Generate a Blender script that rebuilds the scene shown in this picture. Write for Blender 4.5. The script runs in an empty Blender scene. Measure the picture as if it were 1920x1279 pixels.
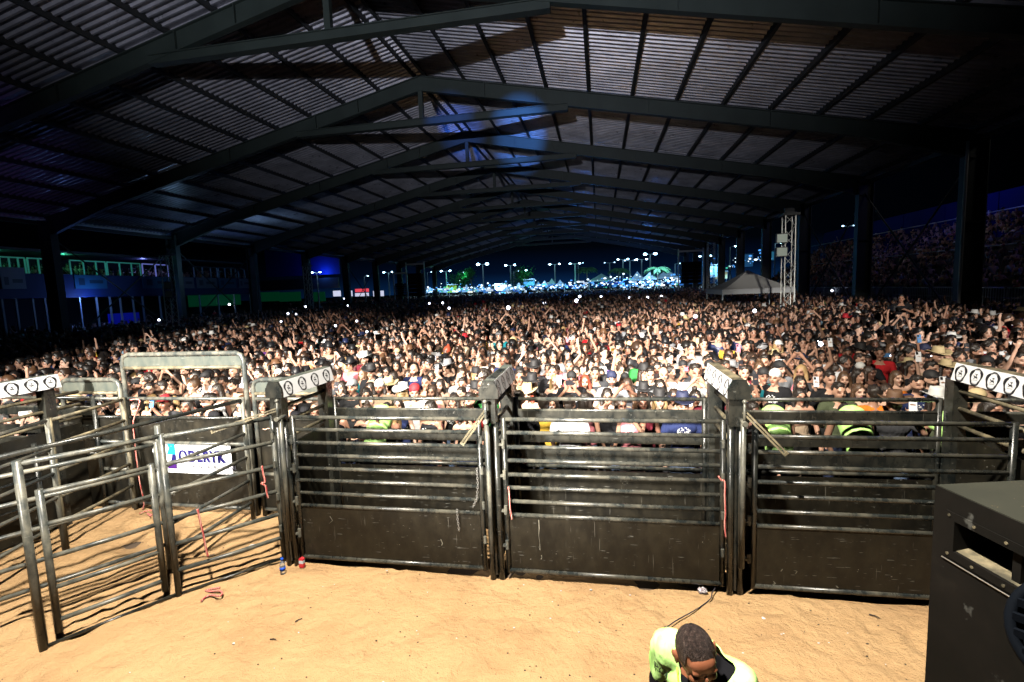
import bpy, bmesh, math, random
import numpy as np
from mathutils import Vector, Matrix, Euler, noise

S = bpy.context.scene
COL = S.collection
R = math.radians
rnd = random.Random(11)

# ------------------------------------------------------------------ camera
H = 3.2
F_PX, PITCH, ROLL, YAW = 915.0, R(5.95), R(-2.15), R(10.3)
cyw, syw = math.cos(YAW), math.sin(YAW)
FW = Vector((-syw * math.cos(PITCH), cyw * math.cos(PITCH), -math.sin(PITCH)))
RT0 = Vector((cyw, syw, 0)); UP0 = RT0.cross(FW)
RT = RT0 * math.cos(ROLL) + UP0 * math.sin(ROLL)
UP = -RT0 * math.sin(ROLL) + UP0 * math.cos(ROLL)
CAM = Vector((0, 0, H))
cam = bpy.data.objects.new('camera', bpy.data.cameras.new('camera')); COL.objects.link(cam)
cam.data.sensor_width = 36; cam.data.lens = 36 * F_PX / 1920
cam.data.clip_end = 3000; cam.data.clip_start = 0.05
m = Matrix((RT, UP, -FW)).transposed().to_4x4(); m.translation = CAM
cam.matrix_world = m
S.camera = cam


def ray(x, y): return FW + RT * ((x - 960) / F_PX) - UP * ((y - 639.5) / F_PX)
def gz(x, y, z=0.0): d = ray(x, y); return CAM + d * ((z - H) / d.z)
def gy(x, y, Y): d = ray(x, y); return CAM + d * (Y / d.y)
def gx(x, y, X): d = ray(x, y); return CAM + d * (X / d.x)
def to_px(p):
    v = Vector(p) - CAM; z = v.dot(FW)
    return 960 + F_PX * v.dot(RT) / z, 639.5 - F_PX * v.dot(UP) / z, z


# ------------------------------------------------------------------ night sky
W = bpy.data.worlds.new('World'); S.world = W; W.use_nodes = True
nt = W.node_tree; nt.nodes.clear()
wo = nt.nodes.new('ShaderNodeOutputWorld'); bg = nt.nodes.new('ShaderNodeBackground')
tc = nt.nodes.new('ShaderNodeTexCoord'); sx = nt.nodes.new('ShaderNodeSeparateXYZ'); cr = nt.nodes.new('ShaderNodeValToRGB')
nt.links.new(tc.outputs['Generated'], sx.inputs[0]); nt.links.new(sx.outputs['Z'], cr.inputs[0])
gx_ = nt.nodes.new('ShaderNodeMapRange'); gx_.inputs['From Min'].default_value = .80; gx_.inputs['From Max'].default_value = .985; gx_.inputs['To Min'].default_value = .10
nt.links.new(sx.outputs['Y'], gx_.inputs['Value']); nt.links.new(gx_.outputs[0], bg.inputs[1])
nt.links.new(cr.outputs[0], bg.inputs[0]); nt.links.new(bg.outputs[0], wo.inputs[0])
e = cr.color_ramp.elements
e[0].position = 0.0; e[0].color = (0.003, 0.022, 0.080, 1)
e[1].position = 0.08; e[1].color = (0.0004, 0.0010, 0.0024, 1)
k = e.new(0.035); k.color = (0.0007, 0.0045, 0.017, 1)
S.view_settings.view_transform = 'Standard'; S.view_settings.look = 'None'
S.view_settings.gamma = 1; S.view_settings.exposure = 0.0
S.cycles.max_bounces = 5; S.cycles.diffuse_bounces = 0; S.cycles.glossy_bounces = 3
S.cycles.transmission_bounces = 3; S.cycles.transparent_max_bounces = 6
S.cycles.use_adaptive_sampling = True; S.cycles.use_denoising = True
S.cycles.sample_clamp_indirect = 4; S.cycles.caustics_reflective = False; S.cycles.caustics_refractive = False


# ------------------------------------------------------------------ stage lights (on the stage behind and above the camera)
def spot(name, loc, aim, watts, size, blend, color, radius=0.12):
    d = bpy.data.lights.new(name, 'SPOT'); d.energy = watts; d.spot_size = R(size); d.spot_blend = blend
    d.color = color; d.shadow_soft_size = radius
    o = bpy.data.objects.new(name, d); COL.objects.link(o); o.location = loc
    o.rotation_euler = (Vector(aim) - Vector(loc)).to_track_quat('-Z', 'Y').to_euler(); return o
def point(name, loc, watts, color, radius=0.3):
    d = bpy.data.lights.new(name, 'POINT'); d.energy = watts; d.color = color; d.shadow_soft_size = radius
    o = bpy.data.objects.new(name, d); COL.objects.link(o); o.location = loc; return o

def crowd_spot(x, az, dn, watts, half, blend=.55):
    a = (x, -9.0, 7.6); az, dn = R(az), R(dn)
    spot('stage_crowd_light', a, (a[0] + math.sin(az) * 20, a[1] + math.cos(az) * 20, a[2] - math.tan(dn) * 20), watts, half * 2, blend, (1.0, 0.93, 0.84), 0.45)
crowd_spot(-6, -17, 17.0, 42000, 11, .8); crowd_spot(-6, 0, 16.9, 88000, 11.5, .85); crowd_spot(-5, 15, 16.9, 84000, 11, .85); crowd_spot(5, 6.8, 6.1, 16000, 4.2, .6); crowd_spot(-1, 4, 12.5, 22000, 9, .9); crowd_spot(5, 9, 13.8, 30000, 8, .7); crowd_spot(7, 20, 14.0, 6000, 7.5, .8)  # the narrow, shallow spot is added to brighten the grey tent
spot('stage_roof_light', (-3.0, -12.5, 3.3), (-4.0, 9, 13.8), 18500, 64, 1.0, (0.84, 0.87, 1.0), 0.12)
spot('stage_apron_light', (-1.8, 1.2, 9.0), (-1.5, 2.2, 0.0), 11500, 120, 0.5, (1.0, 0.915, 0.78), 0.16)
spot('stage_violet_light', (-9, -6, 4.0), (-22, 8, 10.0), 2600, 34, 0.8, (0.40, 0.25, 1.0), 0.2)
spot('stage_blue_beam', (-1.0, -7, 4.5), (-6.6, 22.4, 11.1), 70000, 5.0, 0.9, (0.05, 0.20, 1.0), 0.05)
spot('stage_blue_beam', (1.2, -7, 4.5), (-4.6, 30.4, 12.2), 170000, 5.5, 0.9, (0.07, 0.28, 1.0), 0.05)


# ------------------------------------------------------------------ materials
def mat(name, base=(.5, .5, .5), rough=.6, metal=0.0, emit=None, es=1.0, spec=None):
    M = bpy.data.materials.new(name); M.use_nodes = True
    b = M.node_tree.nodes['Principled BSDF']
    b.inputs['Base Color'].default_value = (*base, 1); b.inputs['Roughness'].default_value = rough
    b.inputs['Metallic'].default_value = metal
    if spec is not None: b.inputs['Specular IOR Level'].default_value = spec
    if emit: b.inputs['Emission Color'].default_value = (*emit, 1); b.inputs['Emission Strength'].default_value = es
    return M
class NB:
    def __init__(s, M): s.t = M.node_tree; s.b = s.t.nodes['Principled BSDF']
    def n(s, k, **kw):
        x = s.t.nodes.new('ShaderNode' + k)
        for a, v in kw.items(): setattr(x, a, v)
        return x
    def l(s, a, b): s.t.links.new(a, b)
    def noise(s, vec, scale, detail=4, rough=.6):
        x = s.n('TexNoise'); x.inputs['Scale'].default_value = scale; x.inputs['Detail'].default_value = detail
        x.inputs['Roughness'].default_value = rough
        if vec is not None: s.l(vec, x.inputs['Vector'])
        return x.outputs['Fac']
    def ramp(s, fac, stops):
        x = s.n('ValToRGB'); e = x.color_ramp.elements
        e[0].position, e[0].color = stops[0][0], (*stops[0][1], 1); e[1].position, e[1].color = stops[-1][0], (*stops[-1][1], 1)
        for p, c in stops[1:-1]: y = e.new(p); y.color = (*c, 1)
        s.l(fac, x.inputs[0]); return x.outputs[0]
    def mix(s, f, a, b, mode='MIX'):
        x = s.n('Mix', data_type='RGBA', blend_type=mode)
        for v, i in ((f, 0), (a, 6), (b, 7)):
            if hasattr(v, 'links') or hasattr(v, 'is_linked'): s.l(v, x.inputs[i])
            elif i == 0: x.inputs[0].default_value = v
            else: x.inputs[i].default_value = (*v, 1)
        return x.outputs[2]
    def math(s, op, a, b=None, clamp=False):
        x = s.n('Math', operation=op, use_clamp=clamp)
        for v, i in ((a, 0), (b, 1)):
            if v is None: continue
            if hasattr(v, 'is_linked'): s.l(v, x.inputs[i])
            else: x.inputs[i].default_value = v
        return x.outputs[0]
    def bump(s, h, strength, dist=.02):
        x = s.n('Bump'); x.inputs['Strength'].default_value = strength; x.inputs['Distance'].default_value = dist
        s.l(h, x.inputs['Height']); s.l(x.outputs[0], s.b.inputs['Normal'])
    def obj(s): return s.n('TexCoord').outputs['Object']
    def scaled(s, vec, sc):
        x = s.n('Mapping'); x.inputs['Scale'].default_value = sc; s.l(vec, x.inputs[0]); return x.outputs[0]

def worn_paint(name, dark, dust, amount, rough=.38, chips=True):
    M = mat(name, dark, rough, spec=.28 if 'plate' in name else .5); q = NB(M); v = q.obj()
    n1 = q.noise(v, 3.0, 6, .7); n2 = q.noise(q.scaled(v, (2.2, 2.2, 1.2)), 4, 6, .65)
    f = q.math('MULTIPLY', q.math('SUBTRACT', q.math('ADD', n1, n2), .86, True), amount * 3.2, True)
    c = q.mix(f, dark, dust)
    if chips:
        w = q.ramp(q.noise(v, 38, 3, .55), [(.69, (0, 0, 0)), (.73, (1, 1, 1))])
        w2 = q.ramp(q.noise(v, 4.5, 2, .5), [(.55, (0, 0, 0)), (.66, (1, 1, 1))])
        c = q.mix(q.mix(1.0, w, w2, 'MULTIPLY'), c, (.36, .35, .31))
        mp = q.n('Mapping'); mp.inputs['Rotation'].default_value = (.3, .9, .5); mp.inputs['Scale'].default_value = (60, 60, 2.2); q.l(v, mp.inputs[0])
        w4 = q.ramp(q.noise(mp.outputs[0], 1.4, 3, .5), [(.70, (0, 0, 0)), (.74, (1, 1, 1))]); c = q.mix(q.math('MULTIPLY', w4, .45), c, (.20, .19, .16))
        w3 = q.ramp(q.noise(q.scaled(v, (1.2, 1.2, 14)), 7, 3, .4), [(.715, (0, 0, 0)), (.735, (1, 1, 1))])
        c = q.mix(q.math('MULTIPLY', w3, .35), c, (.30, .30, .27))
    q.l(c, q.b.inputs['Base Color'])
    q.l(q.math('ADD', q.math('MULTIPLY', n2, .35), rough - .16, True), q.b.inputs['Roughness'])
    q.bump(n1, .25, .004)
    return M
M_BLACK = worn_paint('black_worn_paint', (.008, .010, .010), (.12, .11, .08), .18, .28)
M_PLATE = worn_paint('black_plate_paint', (.007, .0068, .0055), (.036, .030, .018), .30, .38)
M_DUSTY = worn_paint('dusty_pipe_paint', (.032, .038, .037), (.27, .25, .19), .42, .34)
M_RAIL = worn_paint('worn_rail_paint', (.017, .021, .021), (.21, .19, .14), .32, .27)
M_TAN = worn_paint('mud_splashed_steel', (.05, .045, .03), (.30, .25, .15), .6, .6)
M_SHEETGREY = worn_paint('faded_green_sheet', (.045, .055, .048), (.13, .125, .09), .35, .5)
M_CHROME = mat('bare_steel_pin', (.5, .5, .48), .3, .8)
M_WHITE = mat('white_vinyl', (.60, .61, .63), .5)
M_INK = mat('black_ink', (.012, .012, .014), .5)
M_NAVY = mat('navy_ink', (.010, .008, .075), .6, spec=.1)
M_CYAN = mat('cyan_ink', (.01, .16, .30), .6, spec=.1)
M_PURPLE = mat('purple_ink', (.035, .008, .09), .6, spec=.1)
M_GREYINK = mat('grey_ink', (.07, .07, .09), .6, spec=.1)
M_STEEL = mat('green_grey_steel', (.20, .27, .24), .55)
q = NB(M_STEEL); v = q.obj(); q.l(q.ramp(q.noise(v, .8, 5), [(.3, (.017, .026, .022)), (.7, (.031, .044, .038))]), q.b.inputs['Base Color'])
M_PURLIN = mat('dark_purlin_steel', (.022, .026, .027), .6)
M_ROOF = mat('galvanised_roof_sheet', (.50, .50, .55), .34, .45)
q = NB(M_ROOF); v = q.obj(); q.l(q.ramp(q.noise(v, .6, 6, .7), [(.3, (.24, .24, .27)), (.7, (.55, .55, .61))]), q.b.inputs['Base Color'])
q.l(q.ramp(q.noise(v, 2.5, 4), [(.3, (.25,) * 3), (.7, (.48,) * 3)]), q.b.inputs['Roughness'])
M_TRUSS = mat('aluminium_truss', (.58, .60, .57), .45, .2)
M_CANVAS = mat('grey_canvas', (.70, .71, .68), .8)
M_CANVASW = mat('white_canvas', (.55, .58, .60), .7)
M_ROPE = mat('red_rope', (.50, .06, .05), .8)
q = NB(M_ROPE); v = q.obj(); wv = q.n('TexWave'); wv.inputs['Scale'].default_value = 18; wv.inputs['Distortion'].default_value = 2; q.l(v, wv.inputs[0])
q.l(q.ramp(wv.outputs['Fac'], [(.35, (.45, .05, .05)), (.6, (.62, .30, .24))]), q.b.inputs['Base Color'])
M_CHAIN = mat('chain_steel', (.30, .30, .29), .4, .7)

# sand
M_SAND = mat('arena_sand', (.60, .38, .19), .95, spec=.15); q = NB(M_SAND); v = q.obj()
c = q.ramp(q.noise(v, 1.1, 6, .6), [(.28, (.38, .235, .12)), (.5, (.50, .325, .165)), (.75, (.55, .365, .19))])
st = q.ramp(q.noise(q.scaled(v, (1.2, 4, 1)), 2.4, 4, .6), [(.35, (0, 0, 0)), (.72, (1, 1, 1))])
c = q.mix(q.math('MULTIPLY', st, .25), c, (.44, .25, .11))
sp = q.ramp(q.noise(v, 46, 2, .5), [(.735, (0, 0, 0)), (.76, (1, 1, 1))]); c = q.mix(q.math('MULTIPLY', sp, .6), c, (.14, .08, .04))
q.l(c, q.b.inputs['Base Color'])
h1 = q.noise(v, 9, 6, .62); h2 = q.noise(v, 90, 3, .6)
q.bump(q.math('ADD', h1, q.math('MULTIPLY', h2, .22)), 1.0, .06)
M_DIRT = mat('trampled_dirt', (.10, .07, .05), .95); q = NB(M_DIRT); v = q.obj()
q.l(q.ramp(q.noise(v, .5, 6, .6), [(.3, (.05, .036, .025)), (.7, (.13, .09, .06))]), q.b.inputs['Base Color'])


# ------------------------------------------------------------------ mesh helpers
class MB:
    """collects closed shapes in world coordinates"""
    def __init__(s): s.v = []; s.f = []; s.mi = []; s.cur = 0
    def add(s, vs, fs):
        o = len(s.v); s.v += [tuple(x) for x in vs]; s.f += [tuple(i + o for i in f) for f in fs]; s.mi += [s.cur] * len(fs); return s
    def box(s, a, b):
        (x0, y0, z0), (x1, y1, z1) = a, b
        return s.add([(x, y, z) for z in (z0, z1) for y in (y0, y1) for x in (x0, x1)],
                     [(0, 2, 3, 1), (4, 5, 7, 6), (0, 1, 5, 4), (2, 6, 7, 3), (0, 4, 6, 2), (1, 3, 7, 5)])
    def bar(s, a, b, w, h, up=(0, 0, 1)):
        a, b = Vector(a), Vector(b); d = (b - a).normalized(); u = Vector(up)
        if abs(d.dot(u)) > .98: u = Vector((0, 1, 0))
        sd = d.cross(u).normalized() * (w / 2); u = sd.cross(d).normalized() * (h / 2)
        vs = [p + i * sd + j * u for p in (a, b) for i, j in ((-1, -1), (1, -1), (1, 1), (-1, 1))]
        return s.add(vs, [(0, 1, 2, 3), (7, 6, 5, 4), (0, 4, 5, 1), (1, 5, 6, 2), (2, 6, 7, 3), (3, 7, 4, 0)])
    def tube(s, pts, r, n=10, cap=True):
        pts = [Vector(p) for p in pts]; rs = r if isinstance(r, (list, tuple)) else [r] * len(pts)
        t0 = (pts[1] - pts[0]).normalized(); u = t0.orthogonal().normalized(); vs = []; fs = []
        for i, p in enumerate(pts):
            t = (pts[min(i + 1, len(pts) - 1)] - pts[max(i - 1, 0)]).normalized()
            u = (u - t * u.dot(t)).normalized(); w = t.cross(u)
            for k in range(n):
                a = 2 * math.pi * k / n; vs.append(p + (u * math.cos(a) + w * math.sin(a)) * rs[i])
        for i in range(len(pts) - 1):
            for k in range(n): fs.append((i * n + k, i * n + (k + 1) % n, (i + 1) * n + (k + 1) % n, (i + 1) * n + k))
        if cap: fs.append(tuple(range(n))[::-1]); fs.append(tuple((len(pts) - 1) * n + k for k in range(n)))
        return s.add(vs, fs)
    def ell(s, c, r, n=12, mm=8, rot=None):
        vs = [(0, 0, 1)]; fs = []
        for i in range(1, mm):
            p = math.pi * i / mm
            for k in range(n): a = 2 * math.pi * k / n; vs.append((math.sin(p) * math.cos(a), math.sin(p) * math.sin(a), math.cos(p)))
        vs.append((0, 0, -1)); L = len(vs) - 1
        for k in range(n): fs.append((0, 1 + k, 1 + (k + 1) % n)); fs.append((L, L - n + (k + 1) % n, L - n + k))
        for i in range(mm - 2):
            for k in range(n): fs.append((1 + i * n + k, 1 + (i + 1) * n + k, 1 + (i + 1) * n + (k + 1) % n, 1 + i * n + (k + 1) % n))
        out = []
        for x in vs:
            p = Vector((x[0] * r[0], x[1] * r[1], x[2] * r[2]))
            if rot is not None: p = rot @ p
            out.append(p + Vector(c))
        return s.add(out, fs)
    def prism(s, poly, fn0, fn1):
        n = len(poly); vs = [fn0(p) for p in poly] + [fn1(p) for p in poly]
        return s.add(vs, [tuple(range(n))[::-1], tuple(range(n, 2 * n))] + [(i, (i + 1) % n, n + (i + 1) % n, n + i) for i in range(n)])
    def mesh(s, name, mats, smooth=False):
        me = bpy.data.meshes.new(name); me.from_pydata(s.v, [], s.f); me.update()
        for m_ in (mats if isinstance(mats, (list, tuple)) else [mats]): me.materials.append(m_)
        if any(s.mi): me.polygons.foreach_set('material_index', s.mi)
        if smooth:
            me.polygons.foreach_set('use_smooth', [len(f) < 5 for f in s.f])
        return me

def link(name, me, parent=None):
    o = bpy.data.objects.new(name, me); COL.objects.link(o)
    if parent is not None:
        o.parent = parent
        if parent.parent is None: o.location = -Vector(parent.location)
    return o
def obj(name, mb, mats, parent=None, smooth=False): return link(name, mb.mesh(name, mats, smooth), parent)
def tag(o, label=None, cat=None, group=None, kind=None):
    for k_, v_ in (('label', label), ('category', cat), ('group', group), ('kind', kind)):
        if v_: o[k_] = v_
    return o
def thing(name, label, cat, loc=(0, 0, 0), group=None):
    o = bpy.data.objects.new(name, None); COL.objects.link(o); o.location = loc; o.empty_display_size = .2
    return tag(o, label, cat, group)
def part_label(o, t): o['label'] = t; return o


# ------------------------------------------------------------------ ground
def smooth01(t): t = max(0., min(1., t)); return t * t * (3 - 2 * t)
def ground_z(x, y): return 1.15 * (1 - math.exp(-max(0, y - 9) / 55))
def build_ground():
    ys = [-12] + list(np.arange(-2, 60, 1.0)) + list(np.geomspace(60, 1500, 30)); xs = [-1200, -500, -200, -100] + list(range(-60, 61, 4)) + [100, 200, 500, 1200]
    vs = [(x, y, ground_z(x, y) - .05) for y in ys for x in xs]; n = len(xs)
    fs = [(j * n + i, j * n + i + 1, (j + 1) * n + i + 1, (j + 1) * n + i) for j in range(len(ys) - 1) for i in range(n - 1)]
    me = bpy.data.meshes.new('ground'); me.from_pydata(vs, [], fs); me.materials.append(M_DIRT)
    tag(link('ground', me), 'dark trampled dirt ground running under the crowd to the far tents', kind='structure')
    # sand sheet, real undulations
    X = np.arange(-12, 7.01, .045); Y = np.arange(-3, 8.0, .045); nx, ny = len(X), len(Y)
    dz_ = np.zeros((ny, nx)); XX, YY = np.meshgrid(X, Y); rd = random.Random(17)
    for _ in range(900):
        cx_, cy_ = rd.uniform(-9, 5), rd.uniform(0, 7); a_ = rd.uniform(0, 3.14); l_, w_ = rd.uniform(.07, .17), rd.uniform(.035, .07); dp = rd.uniform(.007, .022) * (1.5 if cx_ < -3.6 else 1)
        i0, i1 = np.searchsorted(X, (cx_ - .5, cx_ + .5)); j0, j1 = np.searchsorted(Y, (cy_ - .5, cy_ + .5)); gx1, gy1 = XX[j0:j1, i0:i1] - cx_, YY[j0:j1, i0:i1] - cy_
        u_, v_ = gx1 * math.cos(a_) + gy1 * math.sin(a_), -gx1 * math.sin(a_) + gy1 * math.cos(a_); r2_ = (u_ / l_) ** 2 + (v_ / w_) ** 2
        dz_[j0:j1, i0:i1] += dp * (-np.exp(-r2_) + .55 * np.exp(-((np.sqrt(r2_) - 1.6) / .5) ** 2) * (v_ > 0))
    vs = []
    for jy, y in enumerate(Y):
        for ix, x in enumerate(X):
            z = .030 * noise.noise((x * .9, y * .9, 1)) + .014 * noise.noise((x * 3.2, y * 3.2, 5)) + .005 * noise.noise((x * 11, y * 11, 2))
            z += .016 * max(0, noise.noise((x * 2.0 + y * .8, y * 4.2, 9)))
            if x < -3.6: z += .05 * smooth01((-3.6 - x) / 2) * (noise.noise((x * 2.6, y * 2.6, 3)) + .5)
            z += .035 * math.exp(-((y - 4.80) / .16) ** 2) * (noise.noise((x * 1.6, 0, 4))) - .045 * math.exp(-((y - 5.22) / .18) ** 2)     # drifted up against the gates
            vs.append((x, y, z + dz_[jy, ix]))
    fs = [(j * nx + i, j * nx + i + 1, (j + 1) * nx + i + 1, (j + 1) * nx + i) for j in range(ny - 1) for i in range(nx - 1)]
    me = bpy.data.meshes.new('sand'); me.from_pydata(vs, [], fs); me.materials.append(M_SAND)
    me.polygons.foreach_set('use_smooth', [True] * len(fs))
    tag(link('sand', me), 'loose orange arena sand in front of the gates', kind='structure')
build_ground()
def sand_z(x, y): return .030 * noise.noise((x * .9, y * .9, 1)) + .014 * noise.noise((x * 3.2, y * 3.2, 5))


# ------------------------------------------------------------------ steel hall
RIDGE_X, XL, XR = -7.9, -29.7, 14.4
ZR, ZL0, ZR0 = 12.75, 7.75, 8.3
FRAMES = [-1.4, 6.6, 14.5] + [22.4 + 8 * i for i in range(9)]
def rz(x): return ZR - (x - RIDGE_X) / (XR - RIDGE_X) * (ZR - ZR0) if x > RIDGE_X else ZR - (RIDGE_X - x) / (RIDGE_X - XL) * (ZR - ZL0)
def build_hall():
    hall = thing('arena_roof_hall', 'huge dark steel portal hall with ribbed metal roof over the crowd', 'building', (RIDGE_X, 0, 0))
    def ibeam(mb, a, b, d0, d1, w=.24):
        # web and two flanges following the slope
        a, b = Vector(a), Vector(b)
        dz = Vector((0, 0, 1))
        for (s0, s1, ww) in ((0, 1, .03),):
            mb.add([a + Vector((0, -ww, 0)), a + Vector((0, ww, 0)), b + Vector((0, ww, 0)), b + Vector((0, -ww, 0)),
                    a + Vector((0, -ww, -d0)), a + Vector((0, ww, -d0)), b + Vector((0, ww, -d1)), b + Vector((0, -ww, -d1))],
                   [(0, 1, 2, 3), (7, 6, 5, 4), (0, 4, 5, 1), (1, 5, 6, 2), (2, 6, 7, 3), (3, 7, 4, 0)])
        for oa, ob in ((0, 0), (d0, d1)):
            mb.bar(a - dz * oa, b - dz * ob, w, .035)
    raf_r = MB(); ibeam(raf_r, (RIDGE_X, 0, ZR + .3), (XR - 4, 0, rz(XR - 4) + .3), .62, .62); ibeam(raf_r, (XR - 4, 0, rz(XR - 4) + .3), (XR, 0, ZR0 + .3), .62, 1.0)
    for xx in (-4.9, -2.6, 2.2, 7): raf_r.box((xx, -.12, rz(xx) - .30), (xx + .03, .12, rz(xx) + .28))
    raf_l = MB(); ibeam(raf_l, (RIDGE_X, 0, ZR + .3), (XL + 4, 0, rz(XL + 4) + .3), .62, .62); ibeam(raf_l, (XL + 4, 0, rz(XL + 4) + .3), (XL, 0, ZL0 + .3), .62, 1.0)
    for xx in (-11, -13.2, -18, -23): raf_l.box((xx, -.12, rz(xx) - .30), (xx + .03, .12, rz(xx) + .28))
    tie = MB(); tie.box((-14.2, -.10, 10.93), (-1.2, .10, 11.17)); tie.box((-14.2, -.15, 11.171), (-1.2, .15, 11.2)); tie.box((-14.2, -.15, 10.9), (-1.2, .15, 10.929))
    kp = MB(); kp.box((RIDGE_X - .10, -.09, 11.2), (RIDGE_X + .10, .09, ZR - .3))
    def column(x, zt):
        c = MB(); c.box((x - .34, -.03, -.2), (x + .34, .03, zt)); 
        for sx_ in (-1, 1): c.box((x + sx_ * .36 - .02, -.2, -.2), (x + sx_ * .36 + .02, .2, zt))
        for zz in (2.5, 5.2): c.box((x - .34, -.19, zz), (x + .34, .19, zz + .02))
        return c
    cr_, cl_ = column(XR, ZR0 + .2), column(XL, ZL0 + .2)
    ms = {k_: mb.mesh(k_, M_STEEL) for k_, mb in dict(rr=raf_r, rl=raf_l, tie=tie, kp=kp, cr=cr_, cl=cl_).items()}
    for i, Y in enumerate(FRAMES):
        for nm, key in (('rafter', 'rr'), ('rafter', 'rl'), ('tie_beam', 'tie'), ('king_post', 'kp'), ('column', 'cr'), ('column', 'cl')):
            if key in ('tie', 'kp') and Y < 10: continue
            o = link(nm, ms[key], hall); o.location.y = Y
    y0, y1 = FRAMES[0] - 8, FRAMES[-1] + 1.5
    NPU = 12
    for sgn, xe in ((1, XR), (-1, XL)):
        for i in range(NPU + 1):
            x = RIDGE_X + sgn * .25 + (xe - RIDGE_X) * i / NPU * .985; z = rz(x) + .32
            mb = MB(); mb.box((x - .035, y0, z), (x + .035, y1, z + .2)); mb.box((x - .035, y0, z - .012), (x + .055 * sgn + .035, y1, z - .001))
            obj('purlin', mb, M_PURLIN, hall)
    # trapezoidal sheets, one part per bay and slope
    pitch = .27; ribs = int(8 / pitch); pat = [(0, 0), (.10, 0), (.135, .075), (.20, .075)]
    for sgn, xe, ov in ((1, XR + .7, 0), (-1, XL - .7, 0)):
        prof = [(r_ * pitch + a * pitch / .25 * .97, b) for r_ in range(ribs) for a, b in pat] + [(8.0, 0)]
        segs = 6; vs = []
        for s_ in range(segs + 1):
            x = RIDGE_X + (xe - RIDGE_X) * s_ / segs
            for y, b in prof: vs.append((x, y, rz(x) + .54 - b))
        n = len(prof); fs = [(s_ * n + i, s_ * n + i + 1, (s_ + 1) * n + i + 1, (s_ + 1) * n + i) for s_ in range(segs) for i in range(n - 1)]
        me = bpy.data.meshes.new('roof_sheet'); me.from_pydata(vs, [], fs); me.materials.append(M_ROOF)
        for Y in [FRAMES[0] - 8] + FRAMES[:-1]:
            o = link('roof_sheet', me, hall); o.location.y = Y
    for x, z in ((XR + .75, ZR0 + .25), (XL - .75, ZL0 + .25)):
        mb = MB(); mb.box((x - .12, y0, z), (x + .12, y1, z + .22)); obj('gutter', mb, M_TRUSS, hall)
    for x, zt in ((XR, ZR0), (XL, ZL0)):                                # eave struts and cross bracing
        mb = MB(); mb.box((x - .09, y0, zt - .1), (x + .09, y1, zt + .08)); obj('eave_beam', mb, M_STEEL, hall)
        for k_ in (3, 4, 7):
            a, b = FRAMES[k_], FRAMES[k_ + 1]
            for p, q_ in (((a, .8), (b, zt - .6)), ((b, .8), (a, zt - .6))):
                mb = MB(); mb.tube([(x, p[0], p[1]), (x, q_[0], q_[1])], .045, 6); obj('brace', mb, M_STEEL, hall)
    mb = MB(); mb.tube([(XR - .45, 22.1, 0.5), (XR - .45, 22.1, 8.2)], .055, 8); part_label(obj('downpipe', mb, M_TRUSS, hall), 'pale downpipe on the nearest column')
build_hall()

ORD = 'first second third fourth fifth sixth seventh eighth ninth tenth eleventh twelfth thirteenth fourteenth fifteenth sixteenth seventeenth eighteenth nineteenth twentieth twenty-first twenty-second twenty-third twenty-fourth'.split()

# ------------------------------------------------------------------ bucking chutes
POSTX = [-7.72, -3.72, -1.18, 1.32, 3.82]
YF, YB = 5.0, 6.0
def emblem(sgn, x0, yc, slope_fn, parent, r=.068):
    """ring emblem with a rider, printed on the banner"""
    rr = random.Random(3)
    ring = []; n = 30
    def lob(a): return 1 + .07 * math.sin(3 * a + .4) + .05 * math.sin(5 * a)
    def put(u, w, lift):  # u along y, w up (local)
        z = 2.150 + w; x = x0 + sgn * (slope_fn(z) + lift); return (x, yc + u, z)
    mb = MB()
    vo = [put(-sgn * r * 1.0 * lob(2 * math.pi * i / n) * math.cos(2 * math.pi * i / n), r * 1.06 * lob(2 * math.pi * i / n) * math.sin(2 * math.pi * i / n), .0045) for i in range(n)]
    vi = []
    for i in range(n):
        a = 2 * math.pi * i / n; tb = abs(math.sin(a)); k_ = .70 + (.16 if tb > .80 else 0)
        vi.append(put(-sgn * r * k_ * math.cos(a), r * 1.04 * k_ * math.sin(a), .0045))
    mb.add(vo + vi, [(i, (i + 1) % n, n + (i + 1) % n, n + i) for i in range(n)])
    # lettering round the top and bottom of the ring, too small to read: short strokes
    for a0, a1, cnt in ((R(58), R(122), 9), (R(238), R(302), 8)):
        for i in range(cnt):
            a = a0 + (a1 - a0) * i / (cnt - 1); ca, sa = math.cos(a), math.sin(a)
            p = [(-sgn * r * kk * ca + d * sa, r * 1.05 * kk * sa + d * ca * sgn) for kk, d in ((.76, -.0018), (.76, .0018), (.84, .0018), (.84, -.0018))]
            mb.add([put(u, w, .006) for u, w in p], [(0, 1, 2, 3)])
    # bronc and rider: body, legs, rider
    sil = [[(-.026, -.006), (-.010, .006), (.012, .004), (.028, .014), (.034, .008), (.022, -.004), (.004, -.010), (-.014, -.012)],
           [(-.020, -.008), (-.032, -.020), (-.028, -.022), (-.012, -.010)], [(.012, -.006), (.026, -.022), (.021, -.023), (.004, -.010)],
           [(-.002, .004), (.004, .026), (-.004, .034), (-.010, .030), (-.008, .008)], [(.002, .022), (.020, .034), (.018, .029), (.004, .017)],
           [(-.008, .030), (-.022, .024), (-.022, .020), (-.006, .024)], [(-.034, -.032), (.030, -.036), (.030, -.033), (-.034, -.029)]]
    for poly in sil: mb.add([put(-sgn * u * 1.0, w, .005) for u, w in poly], [tuple(range(len(poly)))])
    return obj('logo', mb, M_INK, parent)
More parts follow.
